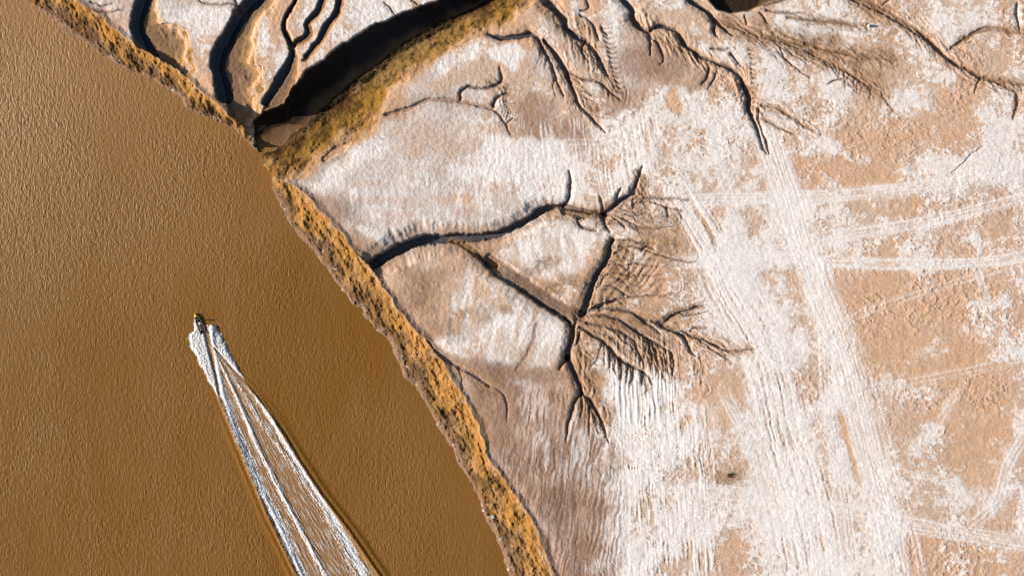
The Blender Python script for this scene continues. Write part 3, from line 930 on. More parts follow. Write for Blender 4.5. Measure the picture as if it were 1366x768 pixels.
# ---- river bank ---------------------------------------------------------------
WL1 = low([(-2400, -1800), (-500, -340), (-60, -66), (38, 2), (75, 30), (110, 55), (150, 83), (190, 100), (215, 112), (240, 134), (262, 152), (290, 160), (320, 178), (337, 196), (346, 206)])
WL2 = low([(362, 232), (364, 250), (374, 275), (387, 297), (410, 327), (440, 362), (456, 388), (480, 413), (500, 436), (520, 458), (531, 482), (541, 502), (565, 527), (577, 557), (592, 578), (611, 612),
           (626, 642), (640, 667), (650, 692), (660, 712), (670, 742), (679, 770), (700, 820), (900, 1250), (2600, 4700)])
CR1 = [(-2340, -1880), (-440, -400), (0, -78), (95, -4), (130, 18), (160, 46), (190, 66), (215, 83), (240, 95), (265, 120), (290, 140), (310, 158), (326, 174)]
CR2 = [(366, 236), (395, 250), (420, 272), (445, 300), (465, 325), (485, 347), (500, 367), (515, 387), (530, 411), (550, 436), (575, 461), (590, 481), (600, 500), (615, 520), (626, 546), (636, 562),
       (646, 590), (651, 612), (671, 641), (691, 666), (706, 691), (721, 721), (733, 750), (740, 772), (762, 820), (960, 1250), (2660, 4700)]


def sp_(P):
    return spline(P, 6)


w1, w2, c1, c2 = sp_(WL1), sp_(WL2), sp_(CR1), sp_(CR2)
# rugged outlines for the bank
XB = X + 4.5 * fbm(X, Y, 22, 260, 4, .6)
YB = Y + 4.5 * fbm(X, Y, 22, 261, 4, .6)


def near(P, R=140):
    P = P[(P[:, 0] > -1500) & (P[:, 1] < 2500)]
    sl, D, E, S, A = line_field(P, R, XB, YB)
    out = np.full(X.shape, 1e6, np.float32)
    run = np.zeros_like(out)
    out[sl] = D
    run[sl] = A
    return out, run


dw1, r1 = near(w1)
dw2, r2 = near(w2)
dc1, _ = near(c1)
dc2, _ = near(c2)
river_poly = np.vstack([w1, w2, [(-12500, 12500), (-12500, -1800)]])
in_river = inside(river_poly, XB, YB)
bank = np.zeros_like(X)
for w_, c_, dw, dc in ((w1, c1, dw1, dc1), (w2, c2, dw2, dc2)):
    inb = inside(np.vstack([w_, c_[::-1]]), XB, YB) & ~in_river
    t = dw / (dw + dc + 1e-3)
    bank = np.where(inb, np.maximum(t, 1e-4), bank)
isb = bank > 0
run = np.where(dw1 < dw2, r1, r2)
along_ang = np.where(dw1 < dw2, 0, 0)
dwm = np.minimum(dw1, dw2)
dcm = np.minimum(dc1, dc2)
lump = fbm(X, Y, 16, 262, 5, .68, 58, 1.6)
lump2 = np.abs(fbm(X, Y, 20, 263, 4, .6, 62, 2.5))
strata = fbm(X, Y, 9, 267, 4, .7, 58, 1.5)
zbk = RIVER_Z + .15 + 6.9 * (bank ** .9) + .5 * strata * smooth(0, .1, bank) * smooth(1.0, .85, bank) + .9 * (lump2 - .25) * smooth(0, .15, bank) * smooth(1.0, .85, bank) + .6 * lump * smooth(0, .2, bank) * smooth(1.05, .8, bank)
Z = np.where(isb, zbk, Z)
# rim stands proud, the flat just behind it sags
behind = (~isb) & (~in_river) & (~inA) & (~inB)
Z += np.where(behind, .12 * smooth(4, 0, dcm) * (1 + 1.6 * nz1) - .26 * smooth(20, 6, dcm) * smooth(2, 8, dcm), 0)
fb = fbm(X, Y, 24, 264, 5, .6, 60, 2.0)
over('brown', np.where(isb, .95, 0))
over('orange', np.where(isb, smooth(.3, .8, fb + .6 * (bank - .6) + .25 * strata) * .35, 0))
over('olive', np.where(isb, smooth(-.25, .3, fbm(X, Y, 30, 265, 4, .6, 60, 2)) * .5, 0))
over('gold', np.where(isb, smooth(.25, .95, bank + .5 * fb + .2 * strata) * .75, 0))
over('dark', np.where(isb, smooth(.0, .8, fbm(X, Y, 15, 268, 5, .7, 58, 2.0) + .4 * lump) * .32, 0))
wet = smooth(.72, .15, bank + .6 * fb)
over('dark', np.where(isb, wet * .55, 0))
over('clay', np.where(isb, smooth(.20, .05, bank + .1 * fb) * .85, 0))
over('tan', np.where(isb, smooth(.92, 1.05, bank + .2 * lump) * .35, 0))
over('salt', np.where(isb, smooth(.45, .65, fbm(X, Y, 8, 266, 3)) * .4 * smooth(.5, .2, bank), 0))
over('brown', np.where(behind, smooth(8, 1, dcm) * .6, 0))
tip = smooth(40, 4, np.hypot(X - 336, Y - 172) + 7 * nz1) * (~in_river)
Z = Z * (1 - tip) + np.minimum(Z, -5.9 + .5 * nz2) * tip
# foreshore under the water
Z = np.where(in_river, RIVER_Z - .25 - .12 * np.minimum(dwm, 60), Z)
over('brown', np.where(in_river, 1.0, 0))

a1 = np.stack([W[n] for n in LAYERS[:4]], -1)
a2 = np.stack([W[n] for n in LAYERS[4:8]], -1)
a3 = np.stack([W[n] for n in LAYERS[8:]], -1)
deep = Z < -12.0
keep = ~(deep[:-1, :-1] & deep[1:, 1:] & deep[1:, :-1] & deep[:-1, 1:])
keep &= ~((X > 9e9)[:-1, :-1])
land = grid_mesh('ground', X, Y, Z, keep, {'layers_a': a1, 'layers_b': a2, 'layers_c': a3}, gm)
tag(land, 'flat of white salt crust and orange clay cut by branching gullies', 'ground', kind='structure')
print('ground faces', len(land.data.polygons))


def ground_z(px, py):
    i = min(max(np.searchsorted(GY, py), 0), HH - 1)
    j = min(max(np.searchsorted(GX, px), 0), WW - 1)
    return float(Z[i, j])


def seat(px, py, z0=0.0):
    """point on the terrain seen at this photo pixel"""
    z = z0
    for _ in range(4):
        k = (CAMH - z) / CAMH
        z = ground_z((px - 683) * k + 683, (py - 384) * k + 384)
    return ground((px, py), z)


# ------------------------------------------------------------------ river
rm, nt, bs = new_mat('muddy_water', 0.5, 0.12)
a = nt.nodes.new('ShaderNodeAttribute')
a.attribute_name = 'water_tone'
sp = nt.nodes.new('ShaderNodeSeparateColor')
nt.links.new(a.outputs['Color'], sp.inputs[0])
big = remap(nt, noise_node(nt, .02, 3, .5, coords(nt)), .3, .7, -.10, .10)
c = mixc(nt, mathn(nt, 'ADD', sp.outputs[0], big, clamp=True), (0.186, 0.080, 0.0105), (0.315, 0.168, 0.066))
plume = noise_node(nt, .035, 5, .6, coords(nt, math.radians(-58), (1, .22, 1)), 1.2)
c = mixc(nt, remap(nt, plume, .35, .75, 0, .28), c, (0.30, 0.165, 0.070))
nt.links.new(c, bs.inputs['Base Color'])
v1 = coords(nt, math.radians(34), (1.05, .48, 1))
rip = noise_node(nt, 1.25, 2, .4, v1, .9)
rip2 = noise_node(nt, 2.0, 2, .5, coords(nt, math.radians(-12), (1, .6, 1)), .3)
amp = remap(nt, noise_node(nt, .03, 2, .5, coords(nt)), .3, .7, .55, 1.15)
amp = mathn(nt, 'MULTIPLY', amp, remap(nt, sp.outputs[0], 0, 1, .72, 1.5))
calm = sp.outputs[1]
hsum = mathn(nt, 'ADD', mathn(nt, 'MULTIPLY', rip, amp), mathn(nt, 'MULTIPLY', rip2, .12))
bump(nt, bs, mathn(nt, 'MULTIPLY', hsum, mathn(nt, 'SUBTRACT', 1.0, calm)), .36, 1.0)


def nonuni(lo, hi, step, far_lo, far_hi):
    inner = np.arange(lo, hi + step * .5, step)
    def grow(f):
        g, d = [0], step
        while g[-1] < f:
            d = min(d * 1.25, 2500)
            g.append(g[-1] + d)
        return np.array(g[1:])
    return np.concatenate([(lo - grow(far_lo))[::-1], inner, hi + grow(far_hi)])


KW = (CAMH - RIVER_Z) / CAMH
RX = nonuni(225, 560, 6, 14000, 2600)
RY = nonuni(400, 800, 6, 14000, 14000)
rx, ry = np.meshgrid(RX, RY)
water_tone = np.clip(.95 - (rx * .45 + ry * 1.0) / 560, 0.0, 1)  # water colour grows paler towards the upper left
ra = np.zeros(rx.shape + (4,), np.float32)
ra[..., 0] = water_tone
shore = np.full(rx.shape, 1e6)
for q_ in np.vstack([w1, w2]):
    shore = np.minimum(shore, np.hypot(rx * KW + 683 * (1 - KW) - q_[0], ry * KW + 384 * (1 - KW) - q_[1]))
ra[..., 1] = .75 * np.clip(1 - shore / 45, 0, 1) ** 1.5
gx_ = (rx - 683) * KW + 683
gy_ = (ry - 384) * KW + 384
river = grid_mesh('river', gx_, gy_, np.full(rx.shape, RIVER_Z), np.ones((rx.shape[0] - 1, rx.shape[1] - 1), bool), {'water_tone': ra}, rm)
tag(river, 'wide brown silty river with small wind ripples', 'river', kind='structure')

# ------------------------------------------------------------------ wake
LE = np.array([(440, 258), (446, 250), (460, 252), (475, 261), (503, 274), (526, 288), (573, 307), (634, 332), (690, 355), (736, 378), (768, 393), (830, 424)], float)
RE = np.array([(426, 274), (431.5, 276), (433, 287), (445, 296), (466, 306), (503, 327), (545, 360), (615, 403), (657, 431), (708, 470), (768, 511), (830, 553)], float)
wstep = .55
wx, wy = np.meshgrid(np.arange(244, 560, wstep), np.arange(424, 800, wstep))
wx = wx.astype(np.float32)
wy = wy.astype(np.float32)
ragged = 2.6 * fbm(wx, wy, 9, 300, 3, .6) * smooth(560, 470, wy) + .8 * fbm(wx, wy, 6, 301, 2) + 1.8 * perlin(wx, wy, 2.6, 302, 20, 1.6) * smooth(560, 470, wy)
xl = np.interp(wy, LE[:, 0], LE[:, 1]) + ragged
xr = np.interp(wy, RE[:, 0], RE[:, 1]) - ragged
v = (wx - xl) / (xr - xl)
wid = xr - xl
skirt = 13 * smooth(470, 560, wy)
ins = (wx > xl - skirt) & (wx < xr + skirt) & (wy > 426)
bx0, by0, bx1, by1 = 271.2, 442.6, 259.8, 417.6
bs_ = ((wx - bx0) * (bx1 - bx0) + (wy - by0) * (by1 - by0)) / ((bx1 - bx0) ** 2 + (by1 - by0) ** 2)
bd_ = np.abs((wx - bx0) * (by1 - by0) - (wy - by0) * (bx1 - bx0)) / math.hypot(bx1 - bx0, by1 - by0)
ins &= ~((bs_ > -.06) & (bs_ < 1.0) & (bd_ < 3.9 * (1 - np.clip((bs_ - .45) / .55, 0, 1) ** 2.1) + .3))
ins &= ~((wy < 436) & (wx > 268) & (wy < 431.5 + .12 * (wx - 268)))


def lin(pts):
    p = np.array(pts, float)
    return np.interp(wy, p[:, 1], p[:, 0])


lane = {'left': lin([(283, 455), (289, 480), (298, 526), (310, 560), (324, 598), (346, 648), (371, 696), (403, 768), (420, 800)]),
        'mid': lin([(283, 455), (292, 480), (314, 526), (342, 592), (370, 648), (402, 708), (430, 759), (445, 790)]),
        'mid2': lin([(285, 460), (305, 490), (346, 559), (384, 610), (430, 675), (458, 728), (476, 768)]),
        'right': lin([(287, 455), (304, 482), (330, 515), (362, 556), (396, 612), (430, 665), (458, 714), (486, 768), (500, 800)]),
        'thin': lin([(279, 450), (284, 461), (310, 490), (332, 512), (350, 536), (385, 584), (420, 640)])}
far_f = smooth(445, 620, wy)
speck = perlin(wx, wy, 2.0, 310, 62, 1.3) + .6 * perlin(wx, wy, 1.1, 311) + .5 * perlin(wx, wy, 5, 312, 62, 2.0)
strk = perlin(v * 60, wy / 10, 1.6, 313) + .7 * perlin(v * 110, wy / 8, 1.8, 314)
foam = 0
foam = foam + 1.0 * gauss(wx - lane['left'], 2.0 + 7.5 * far_f)
foam = np.maximum(foam, .85 * gauss(wx - lane['mid'], 1.2 + 3.4 * far_f) * smooth(455, 490, wy))
foam = np.maximum(foam, .55 * gauss(wx - lane['mid2'], 2 + 7 * far_f))
foam = np.maximum(foam, .95 * gauss(wx - lane['right'], 1.8 + 7.5 * far_f) * smooth(485, 560, wy))
spray_l = smooth(lane['left'] - 10 + 0 * wx, lane['left'] - 16, wx) * 0
left_arm = np.interp(wy, [440, 457, 503, 530, 560], [271, 275, 287, 292, 300])
right_arm = np.interp(wy, [440, 461, 490, 512, 530], [277, 286, 310, 332, 345])
sprL = smooth(1.5, -1.5, wx - left_arm) * smooth(580, 530, wy)
sprR = smooth(-1.5, 1.5, wx - right_arm) * smooth(520, 500, wy)
spray = np.maximum(sprL, sprR) * smooth(-.01, .06, v) * smooth(1.01, .94, v)
tint = .22 + .35 * smooth(-.2, .5, strk)
white = np.maximum(tint * .7, smooth(.25, 1.05, foam * .92 + .70 * speck + .25 * strk + .06))
white = np.maximum(white, spray * np.clip(.42 + .55 * smooth(-.5, .5, speck) + .25 * strk, 0, 1))
edge_fade = smooth(-.02, .13, v + .06 * speck) * smooth(1.02, .86, v + .06 * speck)
white = np.where(spray > .3, white, white * edge_fade)
# height: spray sheets, rolling ridges, the two outer waves
hz = .05 + .06 * foam * (1 + speck) + .16 * strk * far_f * smooth(0, .1, v) * smooth(1, .9, v)
hz += spray * (.30 + .14 * speck) * smooth(0, .12, np.clip(np.minimum(v, 1 - v), 0, 1) + .02)
hz += .42 * gauss(wx - xl - 3, 3.2) * smooth(500, 560, wy) + .42 * gauss(wx - xr + 4, 3.6) * smooth(500, 540, wy)
hz -= .36 * gauss(wx - lane['thin'], 1.7) * smooth(620, 520, wy) + .30 * gauss(wx - left_arm - 2.5, 1.8) * smooth(520, 470, wy)
hz += .22 * gauss(wx - lane['left'] + 0, 3) + .22 * gauss(wx - lane['mid'] - 1, 3) * smooth(455, 490, wy) + .12 * gauss(wx - lane['mid2'], 3)
hz += .17 * np.exp(-((wx - xr - 5) / 3.5) ** 2) * smooth(520, 620, wy) + .15 * np.exp(-((wx - xl + 5) / 3.5) ** 2) * smooth(500, 600, wy)
rim = np.minimum(np.minimum(wx - xl + skirt, xr + skirt - wx), 5.0 + 0 * wx) / 5.0
hz = np.maximum(hz, .035) * np.clip(rim, .08, 1) + .01
wa = np.zeros(wx.shape + (4,), np.float32)
wa[..., 0] = np.clip(.95 - (wx * .45 + wy) / 560, 0, 1)
wa[..., 1] = np.clip(white, 0, 1)
wa[..., 2] = smooth(0, .12, np.minimum(v, 1 - v))
fm, nt, bs = new_mat('wake_water', 0.5, 0.12)
a = nt.nodes.new('ShaderNodeAttribute')
a.attribute_name = 'foam'
sp = nt.nodes.new('ShaderNodeSeparateColor')
nt.links.new(a.outputs['Color'], sp.inputs[0])
c = mixc(nt, sp.outputs[0], (0.186, 0.080, 0.0105), (0.315, 0.168, 0.066))
c = mixc(nt, mathn(nt, 'MULTIPLY', sp.outputs[2], .35), c, (0.42, 0.25, 0.12))
fn = noise_node(nt, 5.0, 3, .6, coords(nt))
ff = remap(nt, mathn(nt, 'ADD', sp.outputs[1], mathn(nt, 'MULTIPLY', mathn(nt, 'SUBTRACT', fn, .5), .9)), .2, .75, 0, 1)
c = mixc(nt, ff, c, (0.66, 0.66, 0.67))
nt.links.new(c, bs.inputs['Base Color'])
bump(nt, bs, noise_node(nt, 1.6, 3, .6, coords(nt, math.radians(28), (1, .6, 1))), .25, .7)
kp = ins[:-1, :-1] & ins[1:, 1:] & ins[1:, :-1] & ins[:-1, 1:]
wake = grid_mesh('wake', (wx - 683) * KW + 683, (wy - 384) * KW + 384, RIVER_Z + hz, kp, {'foam': wa}, fm)
tag(wake, 'long white foaming wake spreading behind the small boat on the brown river', 'wake', kind='stuff')

# ------------------------------------------------------------------ boat
hull_m = simple_mat('dark_painted_hull', (0.028, 0.028, 0.034), .45, .4, .3, 3)
floor_m = simple_mat('boat_floor', (0.055, 0.05, 0.055), .8, .2, .4, 5)
bench_m = simple_mat('weathered_bench_wood', (0.34, 0.26, 0.15), .7, .2, .3, 6)
rail_m = simple_mat('pale_gunwale', (0.42, 0.33, 0.27), .5, .3, .25, 4)
bow_m = simple_mat('yellow_bow_paint', (0.62, 0.50, 0.03), .45, .4, .15, 4)
motor_m = simple_mat('black_motor_cowl', (0.018, 0.018, 0.02), .3, .5, .2, 8)
steel_m = simple_mat('motor_steel', (0.25, 0.25, 0.26), .4, .5, .2, 8, .8)
tarp_m = simple_mat('light_cargo_cloth', (0.52, 0.50, 0.60), .85, .1, .25, 7)

L = 7.0
bow_p, stern_p = ground((259.8, 417.6), RIVER_Z), ground((271.2, 442.6), RIVER_Z)
head = math.atan2(bow_p.y - stern_p.y, bow_p.x - stern_p.x)
boat = link(bpy.data.objects.new('motorboat', None))
boat.location = (stern_p.x, stern_p.y, RIVER_Z - .06)
boat.rotation_euler = (0, math.radians(-1.0), head)
tag(boat, 'narrow dark open motorboat with a yellow bow speeding up the brown river', 'boat')


def half_beam(s):           # s = 0 stern .. 1 bow
    return .92 * (1 - max(0, (s - .45) / .55) ** 2.1) * (.86 + .14 * min(1, s / .3)) + .012


def sheer(s):
    return .40 + .30 * max(0, s - .35) ** 1.7


def keel(s):
    return -.10 + .75 * max(0, s - .62) ** 2.0 * 1.6


NS = 26
bm = bmesh.new()
rings = []
for i in range(NS + 1):
    s = i / NS
    x, b, zt, zk = s * L, half_beam(s), sheer(s), keel(s)
    prof = [(b, zt), (b * .97, zt * .55 + zk * .45), (b * .80, zk + .10), (b * .38, zk + .02), (0, zk),
            (-b * .38, zk + .02), (-b * .80, zk + .10), (-b * .97, zt * .55 + zk * .45), (-b, zt)]
    th = .05
    bi = max(b - th, .004)
    inn = [(-bi, zt), (-bi * .95, zt * .55 + zk * .45), (-bi * .78, zk + .17), (0, zk + .13), (bi * .78, zk + .17), (bi * .95, zt * .55 + zk * .45), (bi, zt)]
    rings.append([bm.verts.new((x, y, z)) for y, z in prof + inn])
for r0, r1_ in zip(rings[:-1], rings[1:]):
    n_ = len(r0)
    for k in range(n_):
        bm.faces.new((r0[k], r0[(k + 1) % n_], r1_[(k + 1) % n_], r1_[k]))
# transom
bm.faces.new(rings[0][:9][::-1])
bmesh.ops.recalc_face_normals(bm, faces=bm.faces[:])
bm_obj('hull', bm, hull_m, boat)


def tube(bm, pts, r, seg=8):
    prev = None
    for i, p in enumerate(pts):
        p = Vector(p)
        d = (Vector(pts[min(i + 1, len(pts) - 1)]) - Vector(pts[max(i - 1, 0)])).normalized()
        q = d.to_track_quat('Z', 'Y')
        ring = [bm.verts.new(p + q @ Vector((r * math.cos(2 * math.pi * k / seg), r * math.sin(2 * math.pi * k / seg), 0))) for k in range(seg)]
        if prev:
            for k in range(seg):
                bm.faces.new((prev[k], prev[(k + 1) % seg], ring[(k + 1) % seg], ring[k]))
        else:
            bm.faces.new(ring[::-1])
        prev = ring
    bm.faces.new(prev)


def rbox(bm, c, s, bev=.02, rot=None):
    r = bmesh.ops.create_cube(bm, size=1)
    vs = r['verts']
    bmesh.ops.scale(bm, vec=s, verts=vs)
    if rot:
        bmesh.ops.rotate(bm, matrix=rot, verts=vs)
    bmesh.ops.translate(bm, vec=c, verts=vs)
    if bev:
        es = list({e for v_ in vs for e in v_.link_edges})
        bmesh.ops.bevel(bm, geom=es, offset=bev, segments=2, affect='EDGES')


for side in (1, -1):
    bm = bmesh.new()
    tube(bm, [(s * L, side * half_beam(s), sheer(s) + .02) for s in np.linspace(0, .93, 24)], .045)
    bm_obj('gunwale', bm, rail_m, boat)
bm = bmesh.new()
prev = None
for i in range(10):                                    # yellow foredeck, slightly crowned
    s = .80 + .195 * i / 9
    b = half_beam(s) * .98
    row = [bm.verts.new((s * L, b * u, sheer(s) + .03 + .09 * (1 - u * u) * (b / .5))) for u in np.linspace(-1, 1, 7)]
    row += [bm.verts.new((s * L, b * u, sheer(s) - .05)) for u in np.linspace(1, -1, 7)]
    if prev:
        for k in range(14):
            bm.faces.new((prev[k], prev[(k + 1) % 14], row[(k + 1) % 14], row[k]))
    else:
        bm.faces.new(row[::-1])
    prev = row
bm.faces.new(prev)
deck = bm_obj('foredeck', bm, bow_m, boat)
bm = bmesh.new()
tube(bm, [(L * .985, 0, sheer(.985) + .02), (L * 1.0, 0, sheer(1) + .22), (L * 1.012, 0, sheer(1) + .30)], .06)
bm_obj('stem_post', bm, bow_m, boat)
for s in (.14, .26, .38, .50, .665):
    bm = bmesh.new()
    rbox(bm, (s * L, 0, .31 + .06 * s), (.26, half_beam(s) * 1.86, .045), .012)
    bm_obj('bench', bm, bench_m, boat)
bm = bmesh.new()
rbox(bm, (.40 * L, 0, .10), (.70 * L, 1.22, .035), .01)
bm_obj('floorboard', bm, floor_m, boat)
motor = bpy.data.objects.new('outboard_motor', None)
link(motor, boat)
motor.location = (-.28, 0, .46)
bm = bmesh.new()
rbox(bm, (0, 0, .32), (.52, .36, .44), .10)
bm_obj('cowl', bm, motor_m, motor)
bm = bmesh.new()
rbox(bm, (-.02, 0, -.30), (.20, .13, .85), .04)
rbox(bm, (.12, 0, .02), (.26, .26, .14), .03)
bm_obj('motor_leg', bm, steel_m, motor)
bm = bmesh.new()
tube(bm, [(.2, .02, .22), (.55, .05, .27), (.95, .08, .28)], .03)
bm_obj('tiller', bm, motor_m, motor)


def in_boat(v_):
    return Matrix.Translation(boat.location) @ boat.rotation_euler.to_matrix().to_4x4() @ Vector(v_)


# loose load in the boat
sack = []
bm = bmesh.new()
bmesh.ops.create_icosphere(bm, subdivisions=3, radius=1)
for v_ in bm.verts:
    n_ = 1 + .18 * math.sin(5 * v_.co.x + 2) * math.cos(4 * v_.co.y) + .08 * math.sin(11 * v_.co.z + 3 * v_.co.x)
    v_.co = Vector((v_.co.x * .42 * n_, v_.co.y * .34 * n_, max(v_.co.z, -.75) * .24 * n_ + .16))
sk = bm_obj('sack', bm, tarp_m)
sk.location = in_boat((3.05, -.28, .19))
sk.rotation_euler = (0, 0, head + .4)
tag(sk, 'pale cloth sack lying on the floor of the dark motorboat', 'sack')

# ------------------------------------------------------------------ person standing in the boat
skin_m = simple_mat('skin', (0.30, 0.17, 0.11), .6, .3, .1, 20)
shirt_m = simple_mat('pale_lilac_shirt', (0.58, 0.55, 0.68), .85, .1, .12, 12)
trouser_m = simple_mat('dark_trousers', (0.035, 0.04, 0.07), .85, .1, .2, 12)
hair_m = simple_mat('dark_hair', (0.015, 0.012, 0.01), .6, .3, .3, 30)
shoe_m = simple_mat('dark_shoes', (0.03, 0.025, 0.02), .6, .3, .2, 20)


def skinned(name, chains, mat, parent=None, root=0, sub=1):
    """chains = list of [(pos, radius), ...]; a chain starts from an existing joint when its first pos matches"""
    vs, es, rad, key = [], [], [], {}
    for ch in chains:
        prev = None
        for p, r in ch:
            k = tuple(round(c_, 4) for c_ in p)
            if k not in key:
                key[k] = len(vs)
                vs.append(p)
                rad.append(r)
            i = key[k]
            if prev is not None and prev != i:
                es.append((prev, i))
            prev = i
    me = bpy.data.meshes.new(name)
    me.from_pydata(vs, es, [])
    o = link(bpy.data.objects.new(name, me), parent)
    md = o.modifiers.new('skin', 'SKIN')
    md.use_smooth_shade = True
    for i, r in enumerate(rad):
        rr = r if isinstance(r, tuple) else (r, r)
        me.skin_vertices[0].data[i].radius = rr
        me.skin_vertices[0].data[i].use_root = (i == root)
    s2 = o.modifiers.new('sub', 'SUBSURF')
    s2.levels = s2.render_levels = sub
    me.materials.append(mat)
    return o


def limb_arm(s):
    sh, el, wr = (0, .19 * s, 1.42), (.05, .27 * s, 1.15), (.22, .23 * s, .98)
    return sh, el, wr


bodych = [[((0, 0, .92), .13), ((0, 0, 1.10), .12), ((.01, 0, 1.30), .15), ((0, 0, 1.43), .09), ((.01, 0, 1.52), .055), ((.03, 0, 1.60), .085), ((.02, 0, 1.68), .095), ((.015, 0, 1.75), .06)]]
for s in (1, -1):
    sh, el, wr = limb_arm(s)
    bodych.append([((0, 0, 1.43), .09), (sh, .06), (el, .046), (wr, .03), ((.29, .22 * s, .955), .036)])
    for k, (dy, ln) in enumerate(((.03, .075), (.012, .085), (-.008, .08), (-.028, .062))):
        b0 = (.29, .22 * s, .955)
        bodych.append([(b0, .036), ((.32, .22 * s + dy, .945), .0095), ((.32 + ln * .5, .22 * s + dy * 1.2, .925), .009), ((.32 + ln * .75, .22 * s + dy * 1.2, .89), .008)])
    bodych.append([((.29, .22 * s, .955), .036), ((.30, .19 * s, .965), .011), ((.335, .17 * s, .95), .009)])
    bodych.append([((0, 0, .92), .13), ((0, .10 * s, .86), .09), ((.03, .13 * s, .48), .06), ((0, .15 * s, .09), .04), ((.05, .15 * s, .035), .042), ((.17, .16 * s, .025), .03)])
bodych.append([((.03, 0, 1.60), .085), ((.115, 0, 1.625), .02)])
body = skinned('person', bodych, skin_m)
body.location = in_boat((4.66, .02, .36))
body.rotation_euler = (0, 0, head + .9)
tag(body, 'person in a pale lilac shirt and dark trousers standing in the dark motorboat', 'person')
sh_ch = [[((0, 0, .86), .20), ((0, 0, 1.10), .185), ((.01, 0, 1.30), .205), ((0, 0, 1.44), .105), ((.0, 0, 1.475), .08)]]
tr_ch = [[((0, 0, .97), .15), ((0, 0, .91), .15)]]
for s in (1, -1):
    sh, el, wr = limb_arm(s)
    mid_ = tuple(np.array(sh) * .35 + np.array(el) * .65)
    sh_ch.append([((0, 0, 1.44), .105), (sh, .08), (mid_, .066)])
    tr_ch.append([((0, 0, .91), .15), ((0, .10 * s, .84), .108), ((.03, .13 * s, .48), .078), ((0, .15 * s, .12), .066)])
skinned('shirt', sh_ch, shirt_m, body)
skinned('trousers', tr_ch, trouser_m, body)
bm = bmesh.new()
bmesh.ops.create_uvsphere(bm, u_segments=16, v_segments=10, radius=.112)
bmesh.ops.delete(bm, geom=[v_ for v_ in bm.verts if v_.co.z < -.055 or (v_.co.x > .03 and v_.co.z < .035)], context='VERTS')
for v_ in bm.verts:
    v_.co = Vector((v_.co.x * 1.03, v_.co.y * .95, v_.co.z * 1.12)) + Vector((.015, 0, 1.69))
bm_obj('hair', bm, hair_m, body)
for s in (1, -1):
    bm = bmesh.new()
    rbox(bm, (.065, .155 * s, .045), (.29, .115, .10), .035)
    bm_obj('shoe', bm, shoe_m, body)
    bm = bmesh.new()
    bmesh.ops.create_uvsphere(bm, u_segments=8, v_segments=6, radius=.013)
    bmesh.ops.translate(bm, vec=(.105, .034 * s, 1.665), verts=bm.verts)
    bm_obj('eye', bm, hair_m, body)

# ------------------------------------------------------------------ rocks and shrubs
rock_m = simple_mat('pale_rock', (0.36, 0.32, 0.28), .9, .15, .35, 2.5)
brown_rock_m = simple_mat('mud_block', (0.36, 0.22, 0.11), .95, .1, .35, 2.5)


def rock_bm(r, seed, sq=.65):
    rr = np.random.RandomState(seed)
    bm = bmesh.new()
    bmesh.ops.create_icosphere(bm, subdivisions=3, radius=1)
    off = rr.rand(6) * 6
    planes = [Vector(rr.randn(3)).normalized() for _ in range(9)]
    for v_ in bm.verts:
        c_ = v_.co.copy()
        f = 1 + .16 * math.sin(3 * c_.x + off[0]) + .14 * math.sin(4 * c_.y + off[1]) + .1 * math.sin(7 * c_.z + off[2])
        c_ *= f
        for p_ in planes:
            e = c_.dot(p_) - .82
            if e > 0:
                c_ -= p_ * e * .85
        v_.co = Vector((c_.x * r, c_.y * r * .8, c_.z * r * sq))
    return bm


def rock(px, py, r, label, m, seed, group=None, sq=.65, lift=.3):
    o = bm_obj('boulder', rock_bm(r, seed, sq), m, smooth_shade=False)
    p = seat(px, py)
    o.location = (p.x, p.y, p.z + r * sq * lift)
    o.rotation_euler = (0, 0, seed)
    tag(o, label, 'boulder', group)
    return o


rock(1158.5, 35, .62, 'pale boulder casting a black shadow on the salt flat near the top', rock_m, 3, None, 1.0, .7)
rock(1154.0, 33, .42, 'small brown boulder beside the bigger pale one on the salt flat', brown_rock_m, 4, None, .8, .5)
rock(657.5, 689, .75, 'pale boulder at the waterline, upper one of two below the bank', rock_m, 5)
rock(668.5, 718.5, .6, 'pale boulder at the waterline, lower one of two below the bank', rock_m, 6)

leaf_m, nt, bs = new_mat('dusty_shrub_leaves', .8, .15)
oi = nt.nodes.new('ShaderNodeObjectInfo')
gi = nt.nodes.new('ShaderNodeNewGeometry')
c = mixc(nt, gi.outputs['Random Per Island'], (0.045, 0.040, 0.012), (0.15, 0.10, 0.028))
nt.links.new(c, bs.inputs['Base Color'])
twig_m = simple_mat('shrub_twigs', (0.10, 0.06, 0.03), .9, .1, .2, 10)


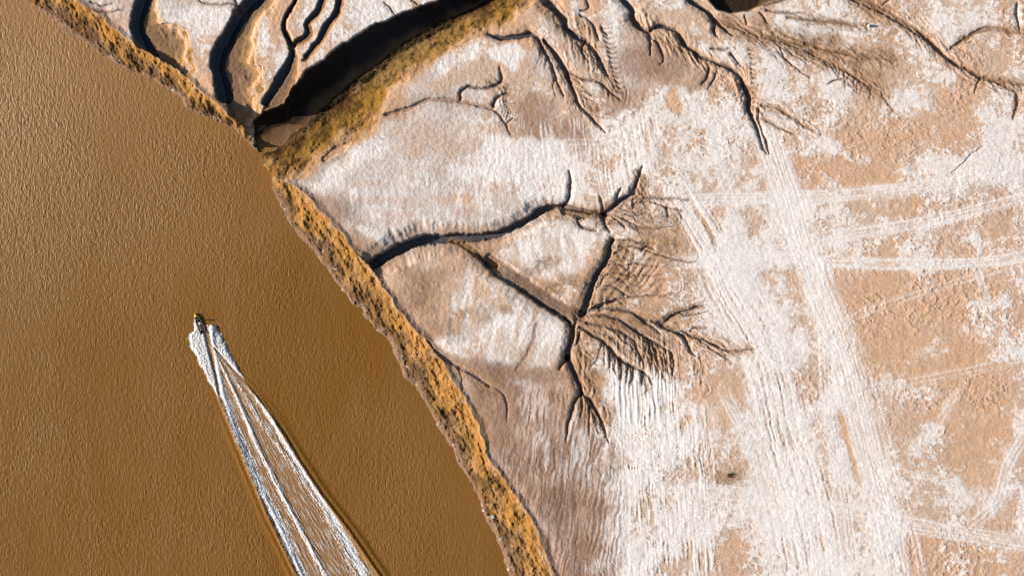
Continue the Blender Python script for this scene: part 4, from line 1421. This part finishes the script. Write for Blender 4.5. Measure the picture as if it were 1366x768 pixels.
def shrub_meshes(seed):
    rr = np.random.RandomState(seed)
    bf, bt = bmesh.new(), bmesh.new()
    tips = []
    for k in range(16):
        az, el_ = rr.rand() * 6.28, rr.uniform(.25, 1.35)
        ln = rr.uniform(.55, 1.0)
        tip = Vector((math.cos(az) * math.cos(el_) * ln, math.sin(az) * math.cos(el_) * ln, math.sin(el_) * ln * .75))
        tube(bt, [(0, 0, -.1), tuple(tip * .5 + Vector((0, 0, .08))), tuple(tip)], .018, 5)
        tips.append(tip)
    for tip in tips:
        for j in range(26):
            p = tip * rr.uniform(.45, 1.05) + Vector(rr.randn(3)) * .12
            s = rr.uniform(.05, .10)
            q = Vector(rr.randn(3)).normalized()
            t_ = q.orthogonal().normalized()
            b_ = q.cross(t_)
            bf.faces.new([bf.verts.new(p + t_ * s), bf.verts.new(p + b_ * s * .6), bf.verts.new(p - t_ * s), bf.verts.new(p - b_ * s * .6)])
    out = []
    for nm, b_, m_ in (('foliage', bf, leaf_m), ('twigs', bt, twig_m)):
        me = bpy.data.meshes.new(nm)
        b_.to_mesh(me)
        b_.free()
        me.materials.append(m_)
        out.append((nm, me))
    return out


protos = [shrub_meshes(s) for s in (1, 2, 3)]


def shrub(px, py, size, k, label, group=None):
    p = seat(px, py)
    r = link(bpy.data.objects.new('shrub', None))
    r.location = p
    r.scale = (size, size, size)
    r.rotation_euler = (0, 0, k * 1.7)
    tag(r, label, 'shrub', group)
    for nm, me in protos[k % 3]:
        link(bpy.data.objects.new(nm, me), r)
    return r


row = [(401, 171), (423, 150), (460, 117), (497, 91), (534, 60), (577, 36), (596, 27)]
line = spline([p + (0,) for p in row], 1.0)[:, :2]
i = 0.0
k = 0
while i < len(line):
    t_ = line[int(i)]
    dense = random.random()
    if dense > .12:
        shrub(t_[0] + 5 + random.uniform(-3, 3), t_[1] + 4 + random.uniform(-2.5, 3), random.uniform(.7, 1.5), k,
              'low dusty olive shrub in the row along the bottom of the shaded creek', 'shrubs along the creek bottom')
    k += 1
    i += random.uniform(4, 8)
for px, py, s_ in ((583, 30, 2.0), (590, 27, 1.7), (577, 34, 1.6)):
    k += 1
    shrub(px, py, s_, k, 'larger olive shrub in the thick clump at the upper end of the creek row', 'clump of larger shrubs in the creek')
shrub(972.5, 633, 1.1, 1, 'single small dark bush standing on a brown patch of the salt flat beside white tracks')
